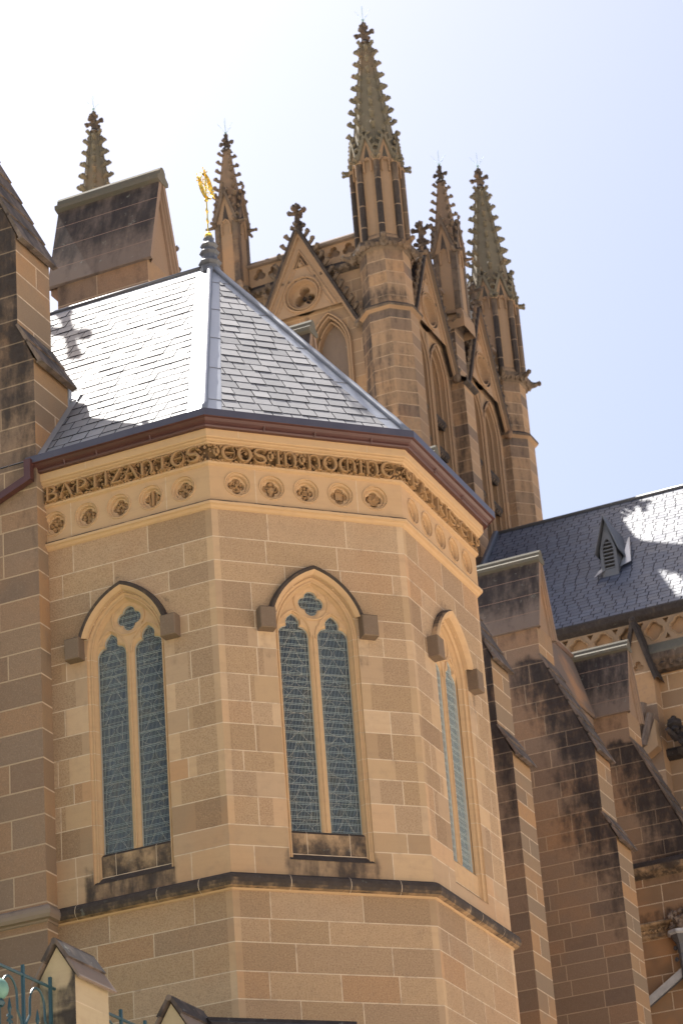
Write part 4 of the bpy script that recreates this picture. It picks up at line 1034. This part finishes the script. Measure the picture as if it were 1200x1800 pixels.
    mb.loft([[fr.P(mid+x, z, o) for z, o in ((44.98, .5), (45.05, .66), (45.16, .66), (45.35, .36))] for x in (-b-.12, b+.12)], False, m=2, so=.3)
    mb.loft([[fr.P(mid+x, z, o) for z, o in ((47.45, .36), (47.6, .56), (47.75, .56), (47.8, .1))] for x in (-b-.2, b+.2)], False, m=2, so=.2)
    for x in (-b, 0, b): mb.blob(fr.P(mid+x, 47.62, .6), .16, m=2, so=.15, jit=.35)
    tower.part('middle_buttress', mb, ['tower', 'mortar2', 'towerdark'])
    # string and pierced parapet
    for s0, s1 in ((.9, mid-.4), (mid+.4, TD-.9)):
        mb = MB(); c = (s0+s1)/2
        mb.loft([[fr.P(s, z, o) for z, o in ((47.5, 0), (47.62, .20), (47.74, .20), (47.95, .02))] for s in (s0, s1)], False, m=2, so=.2)
        k = s0+.15
        while k < s1: mb.blob(fr.P(k, 47.6, .17), .085, m=2, so=.15, jit=.35, n=5); k += .24
        holes = []; k = s0+.42
        while k < s1-.2: holes.append(foil(k, 48.38, 3, .125, .12, R(90 if len(holes) % 2 else 210), 30)); k += .56
        plate(mb, fr, [(s0, 47.9), (s1, 47.9), (s1, 48.72), (s0, 48.72)], holes, 0, t=.7)
        for h_ in holes:
            wall2loft(mb, fr, [(h_, 0), (h_, -.16)])
        plate(mb, fr, [(s0, 47.9), (s1, 47.9), (s1, 48.72), (s0, 48.72)], (), -.17, t=.1)
        mb.loft([[fr.P(s, z, o) for z, o in ((48.70, 0), (48.72, .12), (48.80, .14), (48.84, .12), (48.93, .0), (49.0, -.08), (48.93, -.2), (48.7, -.4), (20, -.4))] for s in (s0, s1)], False, m=3, so=-.05)
        tower.part('parapet', mb, ['tower', 'mortar2', 'towerdark', 'cap'])
towerside(Fr((TU-TD, TV-.1, 0), (1, 0, 0), (0, -1, 0)), True, 21)
towerside(Fr((TU+.1, TV, 0), (0, 1, 0), (1, 0, 0)), True, 22)
mb = MB(); mb.box((TU-TD+.2, TV+1.2, 20), (TU-1.2, TV+TD-.2, 47.5), 0); tower.part('core', mb, ['towerdark'])

# ------------------------------------------------------------------ nave with the blue slate roof
NV, NE, NRV, NRZ = 41.0, 32.45, 47.0, 39.25
nave = Thing('nave', 'nave with a large blue slate roof, quatrefoil parapet and small louvred roof vent', 'church', (0, 47, 20))
def nave_parts():
    x0, x1 = -12.05, 9.0
    mb = MB(); CR = [20+.52*i for i in range(30)]
    ashlar(mb, Fr((x0, NV, 0), (1, 0, 0), (0, -1, 0)), [(0, 6), (x1-x0, 6), (x1-x0, 31.0), (0, 31.0)], CR, jt=.03, peck=.3, wmin=.9, wmax=1.6, seed=4, soilf=lambda x, z: .18*(z > 30.1)+.12*(27.2 < z < 27.8), grid=.5)
    mb.poly([(x1, NV, 6), (x1, 53, 6), (x1, 53, NE), (x1, NRV, NRZ), (x1, NV, NE)], 0, .5)
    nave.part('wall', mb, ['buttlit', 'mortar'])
    sd = Vector((0, NRV-NV, NRZ-NE)); nn = Vector((0, -(NRZ-NE), NRV-NV)); L = sd.length
    fr = Fr((x0, NV-.15, NE-.17), (1, 0, 0), nn, sd); mb = MB()
    mb.poly([fr.P(a, b, -.01) for a, b in ((0, 0), (x1-x0, 0), (x1-x0, L+.22), (0, L+.22))], 1)
    mb.poly([(x0, NRV, NRZ), (x1, NRV, NRZ), (x1, 53.1, NE), (x0, 53.1, NE)], 0)
    slates(mb, fr, [(0, 0), (x1-x0, 0), (x1-x0, L+.2), (0, L+.2)], .225, .37, .008, seed=77, g=.014)
    roof = nave.part('roof', mb, ['slate2', 'slateedge'])
    mb = MB(); mb.tube([(x0, NRV, NRZ+.03), (x1, NRV, NRZ+.03)], .07, 8); mb.tube([(x0+.1, NV-.15, NE), (x0+.1, NRV, NRZ+.05)], .12, 6); nave.part('ridge_roll', mb, ['leaddark'], roof, True)
    # parapet: dark coping, quatrefoils, weathered ledge, string
    mb = MB(); F = Fr((x0, NV-.12, 0), (1, 0, 0), (0, -1, 0)); W_ = x1-x0
    holes = []; k = .45
    while k < W_-.4: holes.append(foil(k, 31.83, 4, .145, .135, R(90), 28)); k += .80
    tri = []; k = .85
    while k < W_-.6: tri += [[(k-.10, 32.16), (k+.10, 32.16), (k, 31.98)], [(k-.10, 31.50), (k, 31.68), (k+.10, 31.50)]]; k += .80
    plate(mb, F, [(0, 31.4), (W_, 31.4), (W_, 32.25), (0, 32.25)], holes+tri, 0, t=.8)
    for h_ in holes+tri: wall2loft(mb, F, [(h_, 0), (h_, -.15)])
    plate(mb, F, [(0, 31.4), (W_, 31.4), (W_, 32.25), (0, 32.25)], (), -.16, t=.9)
    for h_ in holes: mb.tube([F.P(a, z, .0) for a, z in scl(h_, (sum(p[0] for p in h_)/len(h_), 31.83), 1.12, 1.12)+[scl(h_, (sum(p[0] for p in h_)/len(h_), 31.83), 1.12, 1.12)[0]]], .028, 4)
    mb.loft([[F.P(s, z, o) for z, o in ((32.2, 0), (32.27, .10), (32.33, .16), (32.50, .18), (32.58, .10), (32.6, -.1))] for s in (0, W_)], False, m=1, so=.38)
    mb.loft([[F.P(s, z, o) for z, o in ((31.42, .0), (31.35, .05), (31.06, .26), (31.0, .27))] for s in (0, W_)], False, m=2, so=-.12)
    mb.loft([[F.P(s, z, o) for z, o in ((31.0, .27), (30.8, .27), (30.62, .16), (30.5, .12), (30.45, -.2))] for s in (0, W_)], False, m=1, so=.22)
    rg = random.Random(2); k = 0
    while k < W_: mb.blob(F.P(k, 30.66, .17), .10, m=1, so=.2, jit=.4, n=5); k += .27
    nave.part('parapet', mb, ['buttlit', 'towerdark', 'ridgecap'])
    mb = MB(); mb.loft([[F.P(s, z, o) for z, o in ((27.7, -.1), (27.78, .10), (27.92, .14), (28.0, .1), (28.1, -.1))] for s in (6.2, W_)], False, m=0, so=.4); nave.part('string_course', mb, ['towerdark'])
    # louvred vent on the roof slope
    mb = MB(); c, vf, z0 = -7.02, 43.25, 35.2; hw = .27
    mb.loft([[(c+a, v, z) for a, z in ((-hw, z0-.3), (hw, z0-.3), (hw, z0+.72), (0, z0+1.72), (-hw, z0+.72))] for v in (vf, vf+2.2)], True, False, False)
    fr2 = Fr((c, vf, 0), (1, 0, 0), (0, -1, 0)); op = arch(0, z0+.72, z0+.05, .17, .52, 0, 6)
    plate(mb, fr2, [(-hw, z0-.3), (hw, z0-.3), (hw, z0+.72), (0, z0+1.72), (-hw, z0+.72)], [op], 0); wall2loft(mb, fr2, [(op, 0), (op, -.14)])
    for sg in (-1, 1): 
        mb.loft([[(c+sg*(hw+.12)*(1-f)+x, vf-.16+y, z0+.58+1.22*f+z) for x, y, z in ((0, 0, 0), (0, 0, .09), (0, 2.2, .09), (0, 2.2, 0))] for f in (0, 1)], True, True, True, m=1)
    mb.poly([(c-.5, vf-.22, z0-.22), (c-.18, vf-.05, z0+.02), (c-.22, vf+.3, z0+.3), (c-.42, vf+.2, z0+.18)], 2); mb.poly([(c+.62, vf+.3, z0+.30), (c+.3, vf+.1, z0+.1), (c+.3, vf+1.4, z0+1.62), (c+.36, vf+1.4, z0+1.65)], 2)
    vent = nave.part('roof_vent', mb, ['leaddark', 'leaddark', 'lead'])
    mb = MB(); plate(mb, fr2, op, (), -.13, m=1)
    for j in range(9): mb.box((c-.17, vf+.02, z0+.08+j*.125), (c+.17, vf+.10, z0+.12+j*.125), 0)
    nave.part('louvres', mb, ['leaddark', 'dark'], vent)
    # gableted pilaster at the west bay
    mb = MB(); F2 = Fr((-6.12, NV-.55, 0), (1, 0, 0), (0, -1, 0)); tf = foil(.42, 30.62, 3, .085, .085, R(90), 24)
    ashlar(mb, F2, [(0, 6), (.84, 6), (.84, 30.3), (.42, 32.0), (0, 30.3)], CR[::2], [tf], jt=.03, peck=.2, seed=3, fixed=lambda i, a, b: [9])
    wall2loft(mb, F2, [(tf, 0), (tf, -.12)]); plate(mb, F2, scl(tf, (.42, 30.6), 1.1, 1.1), (), -.12, t=.9)
    ashlar(mb, Fr((-5.28, NV-.55, 0), (0, 1, 0), (1, 0, 0)), [(0, 6), (.55, 6), (.55, 30.3), (0, 30.3)], CR[::2], jt=.03, seed=5, fixed=lambda i, a, b: [9])
    pil = nave.part('pilaster', mb, ['tower', 'mortar'])
    mb = MB()
    for sg in (-1, 1): mb.loft([[F2.P(.42+sg*(.50*(1-f)+x*.9), 30.1+1.95*f+z*.45+.0, o) for x, z, o in ((-.05, -.05, .02), (-.05, -.05, .12), (.06, .06, .13), (.09, .09, .05), (.09, .09, -.55))] for f in (0, 1)], False, m=0, so=.35)
    mb.blob(F2.P(.42, 32.1, .05), .12, so=.3); nave.part('gablet_coping', mb, ['towerdark'], pil)
    # small rolled weathering on the pilaster foot
    mb = MB()
    for a, b, r in (((-5.95, 40.15, 28.25), (-5.62, 40.2, 29.35), .12), ((-5.72, 40.1, 28.0), (-5.42, 40.15, 28.95), .13), ((-6.02, 40.2, 28.4), (-5.86, 40.2, 29.3), .10)): mb.tube([a, b], r, 8, so=.1)
    mb.loft([[(-6.02, v, 27.75), (-5.62, v, 28.0), (-5.30, v, 28.75), (-5.30, v, 27.9), (-5.9, v, 27.55)] for v in (40.05, 40.5)], True, True, True, m=1)
    nave.part('rolled_weathering', mb, ['cap', 'buttlit'], pil)
    mb = MB(); p = Vector((-4.72, NV-.35, 27.85)); rg = random.Random(8)
    for k in range(9): mb.blob(p+Vector((rg.uniform(-.16, .2), rg.uniform(-.35, .1), .12*k*.9)), rg.uniform(.12, .2), so=.35, jit=.4)
    mb.tube([p+Vector((-.1, -.2, .3)), p+Vector((-.25, -.6, .5))], [.14, .07], 6, so=.35)
    nave.part('carved_beast', mb, ['towerdark'])
nave_parts()
# cross roof joining the farthest buttress cap to the wall
def cross_cap():
    t = Thing('small_cross_roof', 'small red stained stone roof meeting the farthest buttress cap at a right angle', 'stone roof', (-5.6, 32, 24))
    mb = MB(); zr, ze, hw = 28.55, 26.5, .60
    for v0, v1 in ((30.4, 33.9),):
        for sg in (-1, 1): mb.loft([[(-5.6+sg*a, v, z) for a, z in ((hw, ze-.06), (hw+.04, ze), (0, zr))] for v in (v0, v1)], False, so=-.02, t=.8)
        mb.poly([(-5.6-hw, v0, ze), (-5.6+hw, v0, ze), (-5.6, v0, zr)], 1)
        mb.tube([(-5.6, v0, zr), (-5.6, v1, zr)], .09, 6, m=0)
        mb.loft([[(-5.6+hw-.05, v, z) for z in (23.0, ze)] for v in (v0, v1)], False, m=1)
    t.part('roof_slope', mb, ['capred', 'butt'])
M['capred'] = stone('red_stained_cap', [(0, (.20, .10, .075)), (1, (.16, .13, .105))], soil0=.12, streak=.2, peck=.1, warm=.6)
cross_cap()
# lower wall in front of the nave, bottom right
def lower_wall():
    v = 33.15
    t = Thing('aisle_wall', 'lower sandstone wall with black string courses at the bottom right', 'church wall', (0, v, 6))
    mb = MB(); x0 = -5.6
    ashlar(mb, Fr((x0, v, 0), (1, 0, 0), (0, -1, 0)), [(0, 6), (14, 6), (14, 21.8), (0, 21.8)], [6+.47*i for i in range(34)], jt=.024, peck=.5, wmin=.8, wmax=1.5, seed=6, m1=1, soilf=lambda x, z: .34*(20.45 < z < 20.95)+.2*(z > 21.4), grid=.25, tintf=lambda t_, x, z: t_, )
    mb.box((x0, v+.3, 6), (x0+14, v+2, 22.2), 0)
    t.part('wall', mb, ['ironstone', 'mortar'])
    F = Fr((x0, v, 0), (1, 0, 0), (0, -1, 0))
    mb = MB(); mb.loft([[F.P(s, z, o) for z, o in ((21.72, 0), (21.80, .12), (21.86, .20), (21.98, .24), (22.05, .20), (22.15, .10), (22.3, -.3))] for s in (0, 14)], False, so=.42); t.part('string_course', mb, ['string'])
    mb = MB(); mb.loft([[F.P(s, z, o) for z, o in ((20.10, 0), (20.14, .08), (20.22, .09), (20.24, .04), (20.40, .06), (20.44, .16), (20.50, .18), (20.56, .0))] for s in (0, 14)], False, so=.30)
    rg = random.Random(1); k = .9
    while k < 6: mb.blob(F.P(k, 20.32+rg.uniform(-.03, .03), .05), .05, so=.25, jit=.5, n=5); k += .08
    t.part('string_course', mb, ['string'])
    mb = MB()
    for k in range(26): mb.blob(F.P(2.32+rg.uniform(-.22, .34), 20.45+rg.uniform(-.28, .24), .18+rg.uniform(-.05, .12)), rg.uniform(.05, .11), so=-.1, jit=.5, n=6, m=0)
    t.part('carved_boss', mb, ['cap'])
    mb = MB(); c = F.P(2.28, 0, .2)
    mb.lathe((c.x, c.y, 0), [(.06, 19.0), (.09, 19.3), (.08, 19.34), (.10, 19.38), (.10, 19.5), (.085, 19.55), (.11, 19.6), (.13, 19.8), (.24, 19.98), (.25, 20.02)], 8)
    mb.lathe((c.x, c.y, 0), [(.28, 20.02), (.33, 20.06), (.33, 20.13), (.2, 20.15)], 8, m=1)
    for z in (19.42, 19.72): mb.blob((c.x-.16, c.y, z), .06)
    mb.tube([(c.x, c.y, 19.1), (c.x-.02, c.y, 19.0), (c.x+.05, c.y, 18.6)], .06, 6)
    t.part('rainwater_head', mb, ['head', 'white'])
    mb = MB(); a, b = F.P(1.02, 18.36, .12), F.P(2.5, 19.26, .12)
    mb.loft([[q+Vector((0, 0, z))+Vector((0, -o, 0)) for z, o in ((-.11, 0), (-.11, .06), (.11, .08), (.12, 0))] for q in (a, b)], False); 
    mb.loft([[q+Vector((0, -.02, z)) for z in (-.11, -.16)] for q in (a, b)], False, m=1)
    t.part('lead_flashing', mb, ['white', 'head'])
M['ironstone'] = stone('red_banded_sandstone', [(0, (.19, .115, .068)), (.5, (.29, .185, .108)), (1, (.24, .135, .078))], warm=.7, peck=.3)
lower_wall()

# ------------------------------------------------------------------ foreground posts and railing
def post(base, label):
    u, v = base; t = Thing('gabled_post', label, 'stone post', (u, v, 5.0), 'gabled stone posts of the railing')
    mb = MB(); w, d, ze = .22, .37, 8.66
    cs = [5+.42*i for i in range(3, 9)]+[8.24]
    for k, f2 in enumerate((Fr((u-w, v-d, 0), (1, 0, 0), (0, -1, 0)), Fr((u+w, v-d, 0), (0, 1, 0), (1, 0, 0)), Fr((u+w, v+d, 0), (-1, 0, 0), (0, 1, 0)), Fr((u-w, v+d, 0), (0, -1, 0), (-1, 0, 0)))):
        L = 2*w if k % 2 == 0 else 2*d
        ol = [(0, 5), (L, 5), (L, ze), (L/2, 9.0), (0, ze)] if k % 2 == 0 else [(0, 5), (L, 5), (L, ze), (0, ze)]
        ashlar(mb, f2, ol, cs, jt=.01, peck=.15, seed=k, fixed=lambda i, a, b: [9], soilf=(lambda x, z: .34+.12*(z < 8.3)+.1*(x > .36)-.30*(z > 8.6)*(abs(x-.22) < .15)) if k == 0 else None, grid=.1)  # front face alone darkened, paler in the middle of the gable
    t.part('shaft', mb, ['poststone', 'mortar'])
    mb = MB()
    for sg in (-1, 1):
        a, b = Vector((u+sg*(w+.065), 0, ze-.06)), Vector((u, 0, 9.05)); nn = Vector((sg*.85, 0, .53))
        for f0, f1, th in ((0, .56, .03), (.52, 1, .05)):
            p, q = a.lerp(b, f0), a.lerp(b, f1)
            mb.loft([[Vector((x.x, y, x.z)) for x in (p, q, q+nn*th*.8, p+nn*th)] for y in (v-d-.05, v+d+.05)], True, True, True, so=-.16 if f0 == 0 else .15, t=random.random())
    cap = t.part('gabled_cap', mb, ['cap'])
    mb = MB(); mb.tube([(u, v-d-.06, 9.06), (u, v+d+.06, 9.06)], .038, 8, so=.1); t.part('ridge_roll', mb, ['cap'], cap)
M['poststone'] = stone('pale_post_stone', [(0, (.46, .36, .22)), (1, (.42, .33, .21))], peck=.3, warm=.15)
post((1.176, -6.59), 'gabled stone post with the teal railing fixed to its dark face')
post((1.14, -3.84), 'gabled stone post whose cap only just rises into view below the apse')
def coping():
    t = Thing('parapet_wall', 'low wall with a dark rolled coping beyond the second gabled post', 'wall', (1.4, -3.4, 5))
    mb = MB(); a = Vector((1.36, -3.5, 0)); d = Vector((H, H, 0)); n = Vector((H, -H, 0)); b = a+d*1.75
    mb.loft([[q+n*o+Vector((0, 0, z)) for o, z in ((-.1, 5), (.1, 5), (.1, 8.82), (-.1, 8.82))] for q in (a, b)], True, True, True)
    w_ = t.part('wall', mb, ['poststone'])
    mb = MB(); mb.loft([[q+n*o+Vector((0, 0, z)) for o, z in ((.15, 8.80), (.15, 8.85), (.05, 8.90), (.035, 8.945), (-.035, 8.945), (-.05, 8.90), (-.15, 8.85), (-.15, 8.80))] for q in (a-d*.1, b+d*.05)], True, True, True, so=.35); t.part('coping', mb, ['cap'], w_)
coping()
def railing(v0, v1, label):
    u = 1.148; t = Thing('iron_railing', label, 'railing', (u, (v0+v1)/2, 5), 'teal iron railings between the posts')
    mb = MB(); mb.tube([(u, v0, 8.53), (u, v1, 8.53)], .017, 6); t.part('top_rail', mb, ['iron'])
    mb = MB(); mb.tube([(u, v0, 7.35), (u, v1, 7.35)], .017, 6); mb.tube([(u, v0, 5.2), (u, v1, 5.2)], .017, 6); t.part('lower_rails', mb, ['iron'])
    vs = []; v = v1-.10
    while v > v0+.05: vs.append(v); v -= .58
    for v in vs:
        mb = MB(); mb.box((u-.016, v-.016, 5.0), (u+.016, v+.016, 8.64), 0); t.part('upright', mb, ['iron'])
    for a, b in zip(vs[1:], vs):
        mb = MB(); c = (a+b)/2; hw = (b-a)/2-.03; r = .14
        for sg in (-1, 1):
            mb.tube([(u, c+sg*hw, 7.9), (u, c+sg*hw*.92, 8.02), (u, c+sg*hw*.62, 8.12), (u, c+sg*hw*.60, 8.25)]+[(u, c+sg*hw*.60*math.cos(q*.196), 8.25+.20*math.sin(q*.196)) for q in range(1, 9)], .014, 6)
            mb.tube([(u, c+sg*hw, 7.9), (u, c+sg*hw*.97, 7.6), (u, c+sg*hw, 7.36)], .012, 6)
            mb.tube([(u, c, 7.75), (u, c+sg*.07, 7.65), (u, c+sg*.11, 7.36)], .012, 6)
        t.part('arched_bar', mb, ['iron'])
        mb = MB(); mb.tube([(u, c, 7.36), (u, c, 8.08)], .013, 6); mb.lathe((u, c, 0), [(.016, 8.06), (.026, 8.10), (.012, 8.18), (.002, 8.22)], 6)
        for sg in (-1, 1): mb.tube([(u, c+sg*.03*(1+.6*math.cos(q)), 8.0+.03*math.sin(q)) for q in range(0, 6)], .011, 5)
        mb.tube([(u, c-.05, 7.96), (u, c+.05, 7.96)], .014, 5); t.part('fleur_finial', mb, ['iron'])
railing(-12.2, -6.97, 'teal iron railing with arched bars at the bottom left corner')
railing(-6.2, -4.22, 'short teal railing length between the two gabled posts')
def globe():
    t = Thing('globe_lamp', 'verdigris green globe cut by the left edge behind the teal railing', 'lamp', (1.34, -8.50, 5))
    mb = MB(); mb.lathe((1.34, -8.50, 8.14), [(.118*math.sin(R(a)), -.118*math.cos(R(a))) for a in (4, 20, 40, 60, 80, 100, 120, 140, 160, 176)], 20); t.part('globe', mb, ['globe'], None, True)
    mb = MB(); mb.tube([(1.34, -8.50, 5.0), (1.34, -8.50, 8.03)], .03, 8); mb.lathe((1.34, -8.50, 0), [(.06, 7.96), (.08, 8.0), (.05, 8.04)], 8); t.part('pole', mb, ['iron'])
globe()
# ------------------------------------------------------------------ ground
def ground():
    mb = MB(); n = 12; q = 1600
    mb.poly([(-q, -q, -CZ), (q, -q, -CZ), (q, q, -CZ), (-q, q, -CZ)]); build('ground', mb, ['plaza'], None, (0, 0, -CZ), kind='structure')
    mb = MB(); mb.box((-60, -13, -CZ+.02), (5.5, 90, 5.0)); build('terrace', mb, ['plaza'], None, (-20, 30, -CZ), kind='structure')
    mb = MB(); mb.box((-60, -12.9, 4.9), (2.0, -.3, 5.03)); build('added_terrace_lawn', mb, ['added_lawn'], None, (-20, -6, 4.9), kind='structure')  # added out of view to weaken bounce on the left face
    mb = MB(); mb.box((-90, -90, -CZ-.1), (4.0, -13.2, -CZ+.03)); build('added_lawn', mb, ['added_lawn'], None, (-40, -60, -CZ), kind='structure')  # unseen dark ground, added to cut bounce from the front
ground()
